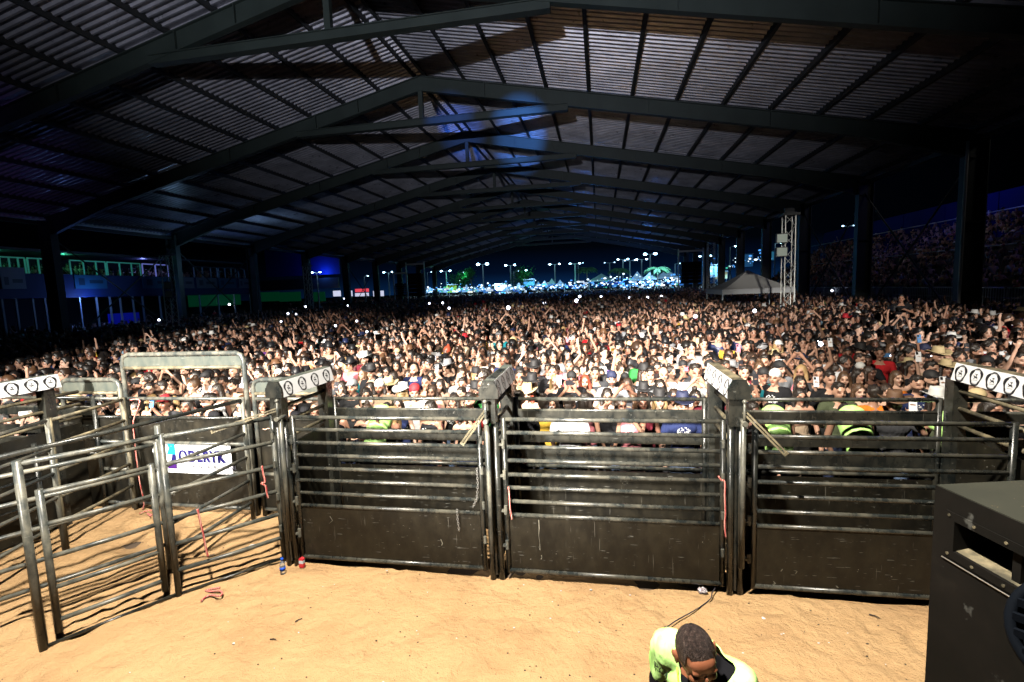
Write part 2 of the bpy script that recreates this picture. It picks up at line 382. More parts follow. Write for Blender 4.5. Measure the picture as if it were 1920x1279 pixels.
capl = {-7.72: 'far left chute post cap with a white banner of four ring emblems', -3.72: 'chute post cap with white emblem banner beside the pipe pen gate',
        -1.18: 'grey-ended chute post cap with slim emblem banner between the two middle gates', 1.32: 'chute post cap with dusty tan top and emblem banner facing inward',
        3.82: 'chute post cap with bluish white emblem banner above the loudspeaker'}
for i, x in enumerate(POSTX):
    t = thing('chute_post_frame', capl[x], 'chute frame', (x, YF, 0), 'capped chute frames between the gates')
    lift = 0
    hw0, hw1 = .10, .055
    fn = lambda z: hw0 + (hw1 - hw0) * (z - 2.06) / .19
    y0, y1 = (YF - .02, YB + .1) if i not in (0, 4) else (YF - .75, 5.66) if i == 0 else (YF - .35, YB - .05)
    mb = MB(); poly = [(-hw0, 2.06), (hw0, 2.06), (hw1, 2.25), (-hw1, 2.25)]
    mb.prism(poly, lambda p: (x + p[0], y0 + .012, p[1]), lambda p: (x + p[0], y1, p[1]))
    cb = obj('cap', mb, M_TAN if i in (3, 4) else M_SHEETGREY, t)
    mb = MB(); hexp = [(-.105, 2.06), (.105, 2.06), (.105, 2.16), (.06, 2.252), (-.06, 2.252), (-.105, 2.16)]
    mb.prism(hexp, lambda p: (x + p[0], y0 - .02, p[1]), lambda p: (x + p[0], y0 + .010, p[1])); obj('end_plate', mb, M_BLACK, t)
    if i == 2: 
        mb = MB(); mb.box((x - .04, y0 + .1, 2.251), (x + .045, y0 + .78, 2.256)); obj('top_strip', mb, M_BLACK, t)
    sgn = 1 if x < 0 else -1
    mb = MB(); z0, z1 = 2.062, 2.247
    q0 = [(x + sgn * (fn(z) + .0025), y, z) for y in (y0 + .02, y1 - .005) for z in (z0, z1)]
    mb.add(q0 + [(a - sgn * .002, b, c) for a, b, c in q0], [(0, 1, 3, 2), (4, 6, 7, 5), (0, 2, 6, 4), (1, 5, 7, 3), (0, 4, 5, 1), (2, 3, 7, 6)])
    bn = obj('banner', mb, M_WHITE, t)
    n = 4 if i in (1, 2, 3) else 6
    for k_ in range(n):
        yc = y0 + (y1 - y0) * (k_ + .55) / (n + .1)
        emblem(sgn, x, yc, fn, bn, .083 if i in (0, 4) else .080)
    ys = y0 + .06
    mb = MB(); mb.box((x - .085, y0 + .02, 1.78), (x + .06, y0 + .14, 2.06)); obj('head_block', mb, M_BLACK, t)
    mb = MB(); mb.tube([(x + .04, y0 + .08, 1.78), (x + .045, y0 + .08, -.08)], .034, 10); obj('post', mb, M_BLACK, t, True)
    mb = MB(); mb.tube([(x - .055, y0 + .07, 1.78), (x - .05, y0 + .07, -.08)], .034, 10); obj('post', mb, M_BLACK, t, True)
    mb = MB(); mb.box((x - .016, y0 + .05, .04), (x + .006, y0 + .14, 1.74)); obj('web_plate', mb, M_BLACK, t)
    mb = MB(); yp = YB if i else 5.5; mb.box((x - .07, yp - .06, -.05), (x + .07, yp + .08, 2.058)); obj('back_post', mb, M_BLACK, t)
    for z in (1.93, 1.74, 1.55):
        mb = MB(); mb.tube([(x, y0 + .14, z), (x, YB - .06, z)], .024, 8); obj('side_rail', mb, M_TAN, t, True)
    mb = MB(); mb.box((x - .012, y0 + .16, .08), (x + .012, YB - .07, 1.46)); obj('side_plate', mb, M_PLATE, t)
    for z in (1.38, 1.12, .86, .60, .34):
        mb = MB(); mb.box((x + (.013 if sgn > 0 else -.042), y0 + .15, z), (x + (.042 if sgn > 0 else -.013), y0 + .29, z + .09)); obj('rung_plate', mb, M_TAN, t)
    for z in (.35, .75, 1.15, 1.5):                                        # hinge pins on the gate side
        mb = MB(); mb.tube([(x + .125, y0 + .06, z), (x + .125, y0 + .06, z + .10)], .020, 8); mb.box((x + .08, y0 + .04, z + .03), (x + .13, y0 + .08, z + .05)); obj('hinge', mb, M_DUSTY, t)
        mb = MB(); mb.tube([(x - .125, y0 + .06, z + .05), (x - .125, y0 + .06, z + .13)], .018, 8); obj('pin', mb, M_DUSTY, t)
    if 0 < i < 4:
        tgt = {1: ((522, 767), (398, 809)), 2: ((911, 770), (867, 832)), 3: ((1395, 772), (1473, 851))}[i]
        a, b = gy(*tgt[0], 4.93), gy(*tgt[1], 4.80)
        d = (b - a).normalized(); off = Vector((-d.z, 0, d.x)) * .014
        mb = MB(); mb.bar(a + off, b + off, .018, .014); mb.bar(a - off, b - off, .018, .014); mb.bar(b - off * 1.8, b + off * 1.8, .024, .022)
        obj('latch_lever', mb, M_TAN, t)
        mb = MB(); mb.tube([a + Vector((0, -.02, -.14)), a + Vector((0, -.02, .10))], .014, 8); mb.ell(a + Vector((0, -.02, .1)), (.024, .024, .024), 8, 6)
        mb.tube([a + Vector((0, .10, -.11)), a + Vector((0, -.06, -.11))], .026, 8); obj('latch_pin', mb, M_DUSTY, t, True)
        mb = MB(); mb.tube([(a.x, 4.94, .35), (a.x, 4.94, a.z - .12)], .026, 8); obj('latch_tube', mb, M_DUSTY, t, True)

GATES = [(-3.56, -1.36, 'left chute gate between the first two capped posts, scratched black'), (-1.02, 1.17, 'middle chute gate with a long white drip scrape on its plate'),
         (1.53, 3.68, 'dark right chute gate speckled with pale mud next to the loudspeaker'), (3.98, 6.2, 'chute gate mostly hidden behind the loudspeaker')]
for x0, x1, lb in GATES:
    t = thing('chute_gate', lb, 'gate', (x0, 5.08, 0), 'steel chute gates facing the sand')
    y = 5.08
    for k_, z in enumerate((1.81, 1.66, 1.50, 1.35, 1.19, 1.04, .885, .73)):
        mb = MB(); mb.tube([(x0 + (-.04 if k_ == 0 else 0), y, z), (x0 * .6 + x1 * .4, y, z + (k_ % 3 - 1) * .003), (x1, y, z)], .0225, 10); obj('rail', mb, M_RAIL, t, True)
    for x in (x0 - .03, x1 + .03):
        mb = MB(); mb.tube([(x, y, .06), (x, y, 1.83)], .030, 10); obj('upright', mb, M_BLACK, t, True)
    mb = MB(); mb.box((x0, y - .008, .10), (x1, y + .008, .715)); obj('kick_plate', mb, M_PLATE, t)
    mb = MB(); mb.tube([(x0 - .02, y - .005, .085), (x1 + .02, y - .005, .085)], .026, 10); obj('bottom_rail', mb, M_RAIL, t, True)
# paint scrapes on the kick plates
def smear(pts_px, w, m_=None, y=5.068, parent=None):
    mb = MB(); vs = []; rr = random.Random(int(pts_px[0][0])); pts_px = [(a + rr.uniform(-2.5, 2.5), b + rr.uniform(-2, 2)) for a, b in pts_px] if len(pts_px) == 3 else pts_px; P = [gy(px_, py_, y) for px_, py_ in pts_px]
    for i, p in enumerate(P): ww = w * (.15 + .9 * rr.random()) ; vs += [(p.x - ww, y, p.z), (p.x + ww, y, p.z)]
    mb.add(vs, [(2 * i, 2 * i + 1, 2 * i + 3, 2 * i + 2) for i in range(len(P) - 1)])
    o = obj('paint_scrape', mb, m_ or M_SCRAPE, parent); return o
M_SCRAPE = mat('chalky_scrape', (.14, .13, .10), .9)
gobj = [o for o in COL.objects if o.name.startswith('chute_gate')]
smear([(1010, 975), (1011, 990), (1010, 1003), (1012, 1018), (1013, 1032)], .006, parent=gobj[1])
smear([(1013, 1040), (1015, 1044), (1013, 1048)], .009, parent=gobj[1])
for px_, py_ in ((620, 968), (828, 1010), (905, 1030)): smear([(px_, py_), (px_ + 3, py_ + 7), (px_ - 1, py_ + 13)], .010, parent=gobj[0])
for px_, py_ in ((1462, 1065), (1490, 1068), (1405, 1075), (1412, 1082), (1450, 1091), (1570, 1098)): smear([(px_, py_), (px_ + 3, py_ + 3), (px_ + 1, py_ + 6)], .012, parent=gobj[2])

# rear fence of the chutes
RB = [(-3.62, -1.30, 'left rear chute fence panel with chalky numbers scratched on its plates'), (-1.06, 1.20, 'middle rear chute fence panel in front of the crowd'),
      (1.46, 3.70, 'right rear chute fence panel with bright wet looking top edges'), (3.96, 6.2, 'rear chute fence panel behind the loudspeaker'), (-10.6, -7.72, 'rear chute fence panel left of the pipe pen')]
for x0, x1, lb in RB:
    t = thing('rear_fence', lb, 'fence panel', (x0, 6.12, 0), 'black rear chute fence panels'); y = 6.12
    for z, r in ((1.80, .024), (.915, .024), (1.652, .020), (1.158, .018)):
        mb = MB(); mb.tube([(x0, y - .012, z), (x1, y - .012, z)], r, 10); obj('rail', mb, M_RAIL, t, True)
    for z0, z1 in ((1.53, 1.645), (1.235, 1.36), (1.0, 1.15)):
        mb = MB(); mb.box((x0, y - .03, z0), (x1, y + .03, z1)); obj('plank', mb, M_BLACK, t)
    mb = MB(); mb.box((x0, y - .01, .04), (x1, y + .01, .86)); obj('kick_plate', mb, M_PLATE, t)
    for x in (x0 - .03, x1 + .03):
        mb = MB(); mb.tube([(x, y, 0), (x, y, 1.82)], .032, 10); obj('upright', mb, M_BLACK, t, True)

# tall pen frames at the back left
def pen_frame(x0, x1, top, lb, nm):
    t = thing('sheeted_fence', lb, 'pen panel', (x0, 6.16, 0), 'sheeted panels closing the pipe pen'); y = 6.16; r = .034; c = .11
    pts = [(x0, y, -.05), (x0, y, top - c), (x0 + c * .3, y, top - c * .3), (x0 + c, y, top), (x1 - c, y, top), (x1 - c * .3, y, top - c * .3), (x1, y, top - c), (x1, y, -.05)]
    mb = MB(); mb.tube(pts, r, 10); obj('frame', mb, M_DUSTY, t, True)
    mb = MB(); mb.box((x0 + .035, y - .008, top - .19), (x1 - .035, y + .008, top - .04)); obj('top_sheet', mb, M_SHEETGREY, t)
    for z, mm in ((top - .205, M_TAN), (1.78, M_DUSTY), (1.49, M_BLACK), (1.10, M_DUSTY), (.66, M_DUSTY), (.12, M_DUSTY)):
        mb = MB(); mb.tube([(x0 + .03, y - .01, z), (x1 - .03, y - .01, z)], .026, 10); obj('rail', mb, mm, t, True)
    for z0, z1 in ((1.125, 1.46), (.685, 1.07), (.145, .635)):
        mb = MB(); mb.box((x0 + .035, y, z0), (x1 - .035, y + .014, z1)); obj('sheet', mb, M_PLATE, t)
pen_frame(-7.12, -5.05, 2.45, 'tall centre pen panel carrying the white sponsor banner', 0)
pen_frame(-8.30, -7.22, 2.07, 'low pen panel left of the tall one, stained yellow at the top', 1)
pen_frame(-4.93, -3.86, 2.06, 'low pen panel between the tall one and the capped post', 2)

# sponsor banner on the tall panel
def text_part(s, size, loc, rot, m_, parent, name='lettering', ext=.001, sx_=1.0, align='LEFT', bold=0.0):
    cu = bpy.data.curves.new(name, 'FONT'); cu.body = s; cu.size = size; cu.extrude = ext; cu.align_x = align; cu.offset = bold; cu.space_character = 1.12
    tmp = bpy.data.objects.new(name, cu); COL.objects.link(tmp); tmp.location = loc; tmp.rotation_euler = rot; tmp.scale = (sx_, 1, 1)
    bpy.context.view_layer.update(); me = bpy.data.meshes.new_from_object(tmp); me.transform(tmp.matrix_world)
    bpy.data.objects.remove(tmp); me.materials.clear(); me.materials.append(m_)
    return link(name, me, parent)
BY = 6.07
p0, p1 = gy(290, 833, BY), gy(437, 890, BY)
bx0, bx1, bz0, bz1 = p0.x, p1.x, p1.z, p0.z + .0
t = thing('sponsor_banner', 'white vinyl sponsor banner tied to the tall pen panel', 'banner', (bx0, BY, bz0))
mb = MB(); N_ = 14; vs = []
for j in range(5):
    for i in range(N_ + 1):
        u = i / N_; w = j / 4; vs.append((bx0 + (bx1 - bx0) * u + (.06 * (1 - u) ** 6 * math.sin(w * 6)), BY + .006 * math.sin(u * 9 + w), bz0 + (bz1 - bz0) * w))
n = len(vs); vs += [(a, b + .003, c) for a, b, c in vs]; L_ = N_ + 1
fs = [(j * L_ + i, j * L_ + i + 1, (j + 1) * L_ + i + 1, (j + 1) * L_ + i) for j in range(4) for i in range(N_)]
mb.add(vs, fs + [tuple(n + a for a in f)[::-1] for f in fs]); obj('vinyl_sheet', mb, M_WHITE, t)
ry = BY - .011; rot = (R(90), 0, 0)
def bpx(x, y): p = gy(x, y, ry); return p
c0 = bpx(350, 866); c1 = bpx(425, 866); text_part('ODERYK', .235, (bpx(336, 866).x, ry, bz0 + .185), rot, M_NAVY, t, sx_=.78, bold=.011)
text_part('COMUNICACAO VISUAL', .088, (bpx(346, 866).x, ry, bz0 + .075), rot, M_GREYINK, t, sx_=.82)
lx = bpx(314, 866).x; lz = bz0
for poly, m_ in (([(0, .30), (.15, .30), (.15, .38), (.15, .47), (.02, .47), (.05, .40)], M_CYAN), ([(.15, .30), (.15, .22), (.05, .16), (.10, .30)], M_NAVY), ([(0, .07), (.15, .07), (.15, .15), (.0, .15)], M_PURPLE)):
    mb = MB(); mb.prism(poly, lambda p: (lx + p[0], ry, lz + p[1] * .95), lambda p: (lx + p[0], ry + .004, lz + p[1] * .95)); obj('emblem', mb, m_, t)
mb = MB()
fx, fz = bpx(343.5, 866).x, bz0 + .27
mb.prism([(-.012, -.06), (.012, -.06), (.012, .01), (.03, .01), (.03, .028), (.012, .028), (.012, .045), (.03, .05), (.03, .065), (-.005, .06), (-.012, .04), (-.012, .028), (-.024, .028), (-.024, .01), (-.012, .01)], lambda p: (fx + p[0] * .8, ry - .004, fz + p[1] * .9), lambda p: (fx + p[0] * .8, ry - .001, fz + p[1] * .9)); obj('emblem', mb, M_WHITE, t)
for i in range(6):
    for z in (bz0 + .02, bz1 - .02):
        mb = MB(); x = bx0 + .06 + (bx1 - bx0 - .12) * i / 5; mb.tube([(x, BY - .012, z), (x, BY - .006, z)], .008, 8); obj('eyelet', mb, M_CHROME, t)

# pipe panels of the pen (round tube, six rails)
def pipe_panel(lb, A, B, zs, postsA=True, postB=True, topz=1.8, foot=-.06, m_=None, r=.0225, sill=False, rp=.030, nm='pipe_fence', xtra=None):
    m_ = m_ or M_DUSTY; A = Vector((*A, 0)); B = Vector((*B, 0)); t = thing(nm, lb, 'pipe panel', A, 'round pipe panels and gates of the pen')
    d = (B - A).normalized()
    for z in zs: mb = MB(); mb.tube([A + Vector((0, 0, z)), (A + B) / 2 + Vector((0, 0, z - .006)), B + Vector((0, 0, z))], r, 12); obj('rail', mb, m_, t, True)
    if sill: mb = MB(); mb.tube([A + Vector((0, 0, .035)), B + Vector((0, 0, .045))], .017, 8); obj('sill_pipe', mb, M_BLACK, t, True)
    for P, on in ((A, postsA), (B, postB)):
        if on: mb = MB(); mb.tube([P + Vector((0, 0, foot)), P + Vector((0, 0, topz + .01))], rp, 12); obj('post', mb, m_, t, True)
    for P in (xtra or []): mb = MB(); mb.tube([Vector((*P, foot)), Vector((*P, topz))], rp * .9, 12); obj('post', mb, m_, t, True)
    return t
A_, B_, C_ = (-5.19, 3.40), (-4.58, 4.28), (-3.86, 5.08)
pipe_panel('nearest pipe panel frame with its tall left post and top rail only', A_, B_, (1.81,), True, False, sill=True, r=.024, rp=.036, topz=1.83)
pipe_panel('inner pipe gate hung low inside the nearest frame', (-5.13, 3.50), (-4.66, 4.20), (1.50, 1.19, .87, .565, .24), topz=1.52, foot=.12, rp=.031, nm='pipe_gate')
pipe_panel('six rail pipe panel with two red ropes tied to it, joined to the capped post', B_, C_, (1.80, 1.50, 1.21, .895, .605, .305), sill=True, topz=1.82, r=.024)
pipe_panel('long pipe panel behind the inner gate, rails running out to the left', (-5.02, 4.62), (-5.92, 3.28), (1.60, 1.31, 1.0, .67, .40), topz=1.62, foot=.1, postB=False)
pipe_panel('pipe panel set back along the pen beside the sponsor banner', (-5.02, 6.02), (-5.02, 4.66), (1.31, .96, .61, .28), topz=1.80)
pipe_panel('single high rail crossing the pen from the tall panel to the left', (-5.02, 5.99), (-5.78, 3.30), (1.79,), False, False, r=.026, m_=M_BLACK)
pipe_panel('far side pipe panel below the left capped frame, muddy rails', (-7.1, 6.08), (-6.87, 4.9), (1.78, 1.46, 1.12, .78, .44), topz=1.80, m_=M_TAN)
pipe_panel('far side pipe panel nearest the left edge, dark rails', (-6.87, 4.88), (-6.50, 3.3), (1.79, 1.42, 1.10, .78, .44), postsA=True, postB=False, topz=1.80, m_=M_DUSTY)
pipe_panel('short pipe gate leaning open on the far side of the pen', (-7.45, 5.1), (-7.7, 3.6), (1.3, .95, .6, .3), topz=1.4, m_=M_BLACK, nm='pipe_gate')

# ropes, chain, litter
def rope(lb, pts, r=.010, m_=M_ROPE, nm='rope', group=None, cat='rope'):
    P = [Vector(p) for p in pts]; out = []
    for i in range(len(P) - 1):
        a, b = P[i], P[i + 1]; a0 = P[max(i - 1, 0)]; b1 = P[min(i + 2, len(P) - 1)]
        for k_ in range(5):
            u = k_ / 5; out.append(.5 * ((2 * a) + (b - a0) * u + (2 * a0 - 5 * a + 4 * b - b1) * u * u + (3 * a - 3 * b + b1 - a0) * u ** 3))
    out.append(P[-1]); mb = MB(); mb.tube(out, r, 7); return tag(obj(nm, mb, m_, None, True), lb, cat, group)
def onp(x, y, P, dy=0): d = ray(x, y); k_ = math.hypot(*P) / math.hypot(d.x, d.y) - dy; return CAM + d * k_
Bm = ((B_[0] * .75 + C_[0] * .25), (B_[1] * .75 + C_[1] * .25)); Bn = ((B_[0] * .2 + C_[0] * .8), (B_[1] * .2 + C_[1] * .8))
rope('red and white rope dangling from a low rail of the roped pipe panel', [onp(x, y, Bm, .03) for x, y in ((370, 955), (374, 970), (378, 990), (382, 1006), (386, 1028), (390, 1044))], .011, group='red ropes tied to the pen')
rope('pink knotted rope hanging near the capped post on the pipe panel', [onp(x, y, Bn, .03) for x, y in ((491, 874), (494, 890), (497, 904), (490, 906), (498, 912), (500, 924), (503, 934))], .011, group='red ropes tied to the pen')
rope('long thin red rope hanging down the edge of the tall pen panel', [gy(x, y, 6.08) for x, y in ((244, 750), (262, 752), (250, 790), (252, 820), (256, 860), (263, 910), (270, 945), (262, 968))], .009, group='red ropes tied to the pen')
rope('frayed red rope lying tangled under the tall pen panel', [(p.x, p.y, sand_z(p.x, p.y) + .06) for p in [gz(x, y, .02) for x, y in ((262, 968), (280, 962), (298, 964), (292, 972), (276, 968), (284, 974))]], .008, group='red ropes tied to the pen')
rope('red and white rope lying on the sand by the panel sill', [(p.x, p.y, sand_z(p.x, p.y) + .028) for p in [gz(x, y, .02) for x, y in ((413, 1104), (400, 1106), (386, 1109), (396, 1112), (410, 1110), (417, 1114), (412, 1120), (396, 1119), (384, 1124), (378, 1130))]], .011)
rope('pink rope hanging beside the post right of the middle gate', [gy(x, y, 4.99) for x, y in ((1347, 893), (1352, 900), (1359, 904), (1359, 930), (1360, 960), (1359, 985), (1361, 1008))], .009, group='ropes hanging on the gates')
rope('red rope tied at the hinge side of the middle gate', [gy(x, y, 5.01) for x, y in ((953, 913), (955, 930), (956, 950), (960, 974))], .009, group='ropes hanging on the gates')
def chain(lb, pts):
    t = thing('chain', lb, 'chain', pts[0], 'chains hanging on the left gate'); P = [Vector(p) for p in pts]
    L = sum((P[i + 1] - P[i]).length for i in range(len(P) - 1)); n = int(L / .026); me = None
    mb = MB(); ring = [(.010 * math.cos(a), 0, .015 * math.sin(a)) for a in [i * math.pi / 4 for i in range(9)]]; mb.tube(ring, .0035, 5, False); me = mb.mesh('chain_link', M_CHAIN)
    for k_ in range(n):
        s = k_ * .026; i = 0
        while i < len(P) - 2 and s > (P[i + 1] - P[i]).length: s -= (P[i + 1] - P[i]).length; i += 1
        p = P[i] + (P[i + 1] - P[i]).normalized() * s; o = link('chain_link', me, t); o.location = p - P[0]; o.rotation_euler = (0, 0, (k_ % 2) * math.pi / 2)
chain('short steel chain hanging over the kick plate of the left gate', [gy(x, y, 5.02) for x, y in ((857, 957), (858, 975), (862, 1000))])
chain('long thin chain draped down the latch side of the left gate', [gy(x, y, 5.02) for x, y in ((894, 880), (896, 910), (894, 935), (884, 957))])
# bottle, carton, paper, cable
p = gz(531, 1078, .0); zz = sand_z(p.x, p.y) + .01
t = thing('water_bottle', 'clear plastic water bottle with blue cap and label standing in the sand', 'bottle', (p.x, p.y, zz))
M_PET = mat('clear_plastic', (.85, .9, .95), .08); M_PET.node_tree.nodes['Principled BSDF'].inputs['Transmission Weight'].default_value = .85
M_BLUE = mat('blue_plastic', (.01, .08, .55), .35); M_REDC = mat('red_carton', (.60, .03, .04), .4)
mb = MB(); mb.tube([(p.x, p.y, zz + z) for z in (0, .005, .10, .125, .15, .165)], [.028, .031, .031, .026, .013, .013], 14); obj('body', mb, M_PET, t, True)
mb = MB(); mb.tube([(p.x, p.y, zz + z) for z in (.045, .085)], .0325, 14); obj('label', mb, M_BLUE, t, True)
mb = MB(); mb.tube([(p.x, p.y, zz + z) for z in (.166, .188)], .016, 12); obj('bottle_cap', mb, M_BLUE, t, True)
p = gz(567, 1066, .0); zz = sand_z(p.x, p.y) + .02
t = thing('drink_carton', 'small red and white drink carton beside the capped post foot', 'carton', (p.x, p.y, zz))
mb = MB(); mb.box((p.x - .028, p.y - .02, zz), (p.x + .028, p.y + .02, zz + .045)); obj('lower_half', mb, M_REDC, t)
mb = MB(); mb.box((p.x - .027, p.y - .019, zz + .046), (p.x + .027, p.y + .019, zz + .085)); obj('upper_half', mb, M_WHITE, t)
mb = MB(); mb.prism([(-.027, 0), (.027, 0), (.027, .02), (0, .032), (-.027, .02)], lambda q_: (p.x + q_[0], p.y - .019, zz + .086 + q_[1]), lambda q_: (p.x + q_[0], p.y + .019, zz + .086 + q_[1])); obj('top_fold', mb, M_REDC, t)
def crumple(lb, px_, py_, r, m_, nm='crumpled_paper', cat='litter', seed=1, flat=.6):
    p = gz(px_, py_, .02); mb = MB(); mb.ell((0, 0, 0), (1, 1, 1), 12, 8); rr = random.Random(seed); vs = []
    for v_ in mb.v: k_ = 1 + .45 * noise.noise((v_[0] * 2.3 + seed, v_[1] * 2.3, v_[2] * 2.3)) ; vs.append((p.x + v_[0] * r * k_ * 1.2, p.y + v_[1] * r * k_, sand_z(p.x, p.y) + r * flat * .8 + v_[2] * r * k_ * flat))
    mb.v = vs; return tag(obj(nm, mb, m_), lb, cat)
M_FOIL = mat('printed_wrapper', (.55, .50, .50), .35, .2); q = NB(M_FOIL); q.l(q.ramp(q.noise(q.obj(), 40, 3), [(.4, (.62, .58, .60)), (.5, (.12, .07, .10)), (.62, (.70, .67, .66))]), q.b.inputs['Base Color'])
crumple('crumpled grey and white wrapper under the middle gate', 1317, 1106, .042, M_FOIL, seed=4)
crumple('scrap of white paper in the sand behind the roped panel', 472, 1020, .03, M_WHITE, seed=7, flat=.3)
crumple('tiny white scrap on the sand below the right gate', 1431, 1160, .016, M_WHITE, seed=9, flat=.4)
M_CABLE = mat('grey_black_cable', (.03, .03, .04), .4)
rope('thin grey and black cable end snaking over the sand toward the guard', [(p.x, p.y, sand_z(p.x, p.y) + .034) for p in [gz(x, y, .035) for x, y in ((1341, 1103), (1335, 1112), (1333, 1122), (1318, 1134), (1298, 1147), (1272, 1160), (1254, 1171), (1250, 1174), (1246, 1174), (1242, 1181))]], .0055, M_CABLE, 'cable', cat='cable')
M_STICK = mat('dark_stick', (.035, .025, .02), .8)
for px_, py_, a, L, lb in ((560, 1161, .9, .07, 'small dark stick lying on open sand below the left gate'), (512, 1197, .1, .06, 'thin twig on the sand near the bottom centre left'), (1640, 1152, -.6, .09, 'bent twig on the sand beside the loudspeaker')):
    p = gz(px_, py_, .02); mb = MB(); z = sand_z(p.x, p.y) + .012; mb.tube([(p.x - math.cos(a) * L / 2, p.y - math.sin(a) * L / 2, z), (p.x + .004, p.y, z + .006), (p.x + math.cos(a) * L / 2, p.y + math.sin(a) * L / 2, z)], [.006, .005, .003], 6); tag(obj('stick', mb, M_STICK), lb, 'stick', 'sticks on the sand')
mb = MB(); rr = random.Random(5)
for k_ in range(650):
    x, y = rr.uniform(-6.5, 3.2), rr.uniform(1.6, 6.0); s = rr.uniform(.003, .008) * (1.6 if rr.random() < .08 else 1); mb.cur = 0 if rr.random() < .72 else 1
    a = rr.random() * 6; mb.ell((x, y, sand_z(x, y) + s * .6), (s * 1.5, s, s * .6), 5, 3)
tag(obj('gravel', mb, [M_STICK, M_WHITE]), 'small dark crumbs and pale chips strewn over the sand', kind='stuff')

# ------------------------------------------------------------------ loudspeaker and louvred lamp at the stage edge
M_SPK = mat('scuffed_black_cabinet', (.028, .027, .024), .75, spec=.09); q = NB(M_SPK); v = q.obj()
c = q.ramp(q.noise(v, 2.2, 6, .65), [(.35, (.004, .004, .0035)), (.62, (.008, .007, .006)), (.78, (.016, .014, .011))]); w = q.ramp(q.noise(v, 7, 4, .6), [(.68, (0, 0, 0)), (.76, (1, 1, 1))])
q.l(q.mix(q.math('MULTIPLY', w, .55), c, (.12, .12, .11)), q.b.inputs['Base Color'])
M_SPKTOP = mat('scuffed_olive_top', (.085, .088, .062), .7, spec=.3); q = NB(M_SPKTOP); v = q.obj()
c = q.ramp(q.noise(v, 1.6, 5), [(.3, (.016, .018, .014)), (.7, (.032, .033, .024))]); w = q.ramp(q.noise(q.scaled(v, (2, 5, 1)), 6, 4, .7), [(.66, (0, 0, 0)), (.70, (1, 1, 1))])
q.l(q.mix(w, c, (.42, .29, .15)), q.b.inputs['Base Color'])
ZT = 2.02
a = gz(1754, 910, ZT); b = gz(1925, 986, ZT)
t = thing('loudspeaker', 'big scuffed black subwoofer cabinet with a cut out port at the right edge', 'loudspeaker', (a.x, a.y, .3))
fx = Vector((b.x - a.x, b.y - a.y, 0)).normalized(); fn_ = Vector((fx.y, -fx.x, 0)); bk = -fn_      # fx along the face, fn_ out of the face
if fn_.dot(-Vector((a.x, a.y, 0))) < 0: fn_, bk = -fn_, -fn_ * -1
Wd, Dp, Ht = 1.25, .85, 1.62
def SP(u, d, z): return Vector((a.x, a.y, ZT)) + fx * u - fn_ * d + Vector((0, 0, z))
def spbox(mb, u0, u1, d0, d1, z0, z1):
    vs = [SP(u, d, z) for z in (z0, z1) for d in (d0, d1) for u in (u0, u1)]
    mb.add(vs, [(0, 2, 3, 1), (4, 5, 7, 6), (0, 1, 5, 4), (2, 6, 7, 3), (0, 4, 6, 2), (1, 3, 7, 5)])
pu0, pu1, pz0, pz1 = .13, .86, -.32, -.15
# face with a real recess
mb = MB(); spbox(mb, 0, pu0, 0, .28, -Ht, 0); spbox(mb, pu1, Wd, 0, .28, -Ht, 0); spbox(mb, pu0, pu1, 0, .28, pz1, 0); spbox(mb, pu0, pu1, 0, .28, -Ht, pz0); spbox(mb, 0, Wd, .28, Dp, -Ht, 0); obj('cabinet', mb, M_SPK, t)
mb = MB(); spbox(mb, .004, Wd - .004, .004, Dp - .004, .0005, .006); obj('lid', mb, M_SPKTOP, t)
mb = MB(); spbox(mb, pu0 + .27, pu0 + .31, .03, .27, pz0, pz1); obj('port_brace', mb, M_SPK, t)
mb = MB()
vs = [SP(pu0, .012, pz0 + .002), SP(pu1, .012, pz0 + .002), SP(pu1, .27, pz0 + .05), SP(pu0, .27, pz0 + .05), SP(pu0, .27, pz0 + .001), SP(pu1, .27, pz0 + .001)]
mb.add(vs, [(0, 1, 2, 3), (3, 2, 5, 4), (0, 3, 4), (1, 5, 2), (0, 4, 5, 1)]); obj('port_ramp', mb, M_TAN, t)
mb = MB(); 
for u0, u1, z0, z1 in ((pu0 - .05, pu1 + .05, pz1, pz1 + .045), (pu0 - .05, pu1 + .05, pz0 - .045, pz0), (pu0 - .05, pu0, pz0, pz1), (pu1, pu1 + .05, pz0, pz1)): spbox(mb, u0, u1, -.006, .0, z0, z1)
obj('port_trim', mb, M_SPK, t)
for u in (.10, .24, .40, .56, .72, .88):
    for z in (pz1 + .024, pz0 - .024):
        mb = MB(); mb.tube([SP(u, -.006, z), SP(u, -.011, z)], .008, 8); obj('screw', mb, M_TAN, t)
for z in (pz0 - .06,):
    mb = MB(); mb.tube([SP(.07, -.008, z), SP(.9, -.008, z)], .003, 6); obj('trim_edge', mb, M_CHROME, t)
# louvred lamp bottom right
M_DKBLUE = mat('dark_blue_black_plastic', (.002, .003, .005), .8, spec=.04)
ctr = ray(2045, 1205); ctr = CAM + ctr * 1.25
t = thing('louvred_fixture', 'dark round stage fixture with ribbed louvres at the bottom right corner', 'stage lamp', ctr)
mb = MB(); ax = (CAM - ctr).normalized(); e1 = Vector((0, 0, 1)).cross(ax).normalized(); e2 = ax.cross(e1)
ringp = [ctr + (e1 * math.cos(x) + e2 * math.sin(x)) * .145 for x in [i * math.pi / 14 for i in range(29)]]
mb.tube(ringp, .014, 8, False); obj('rim', mb, M_DKBLUE, t, True)
for k_ in range(7):
    z = -.12 + k_ * .04; hw = math.sqrt(max(.0, .14 ** 2 - z * z)); mb = MB(); mb.bar(ctr + e2 * z - e1 * hw + ax * .01, ctr + e2 * z + e1 * hw + ax * .01, .012, .022); obj('louvre', mb, M_DKBLUE, t)
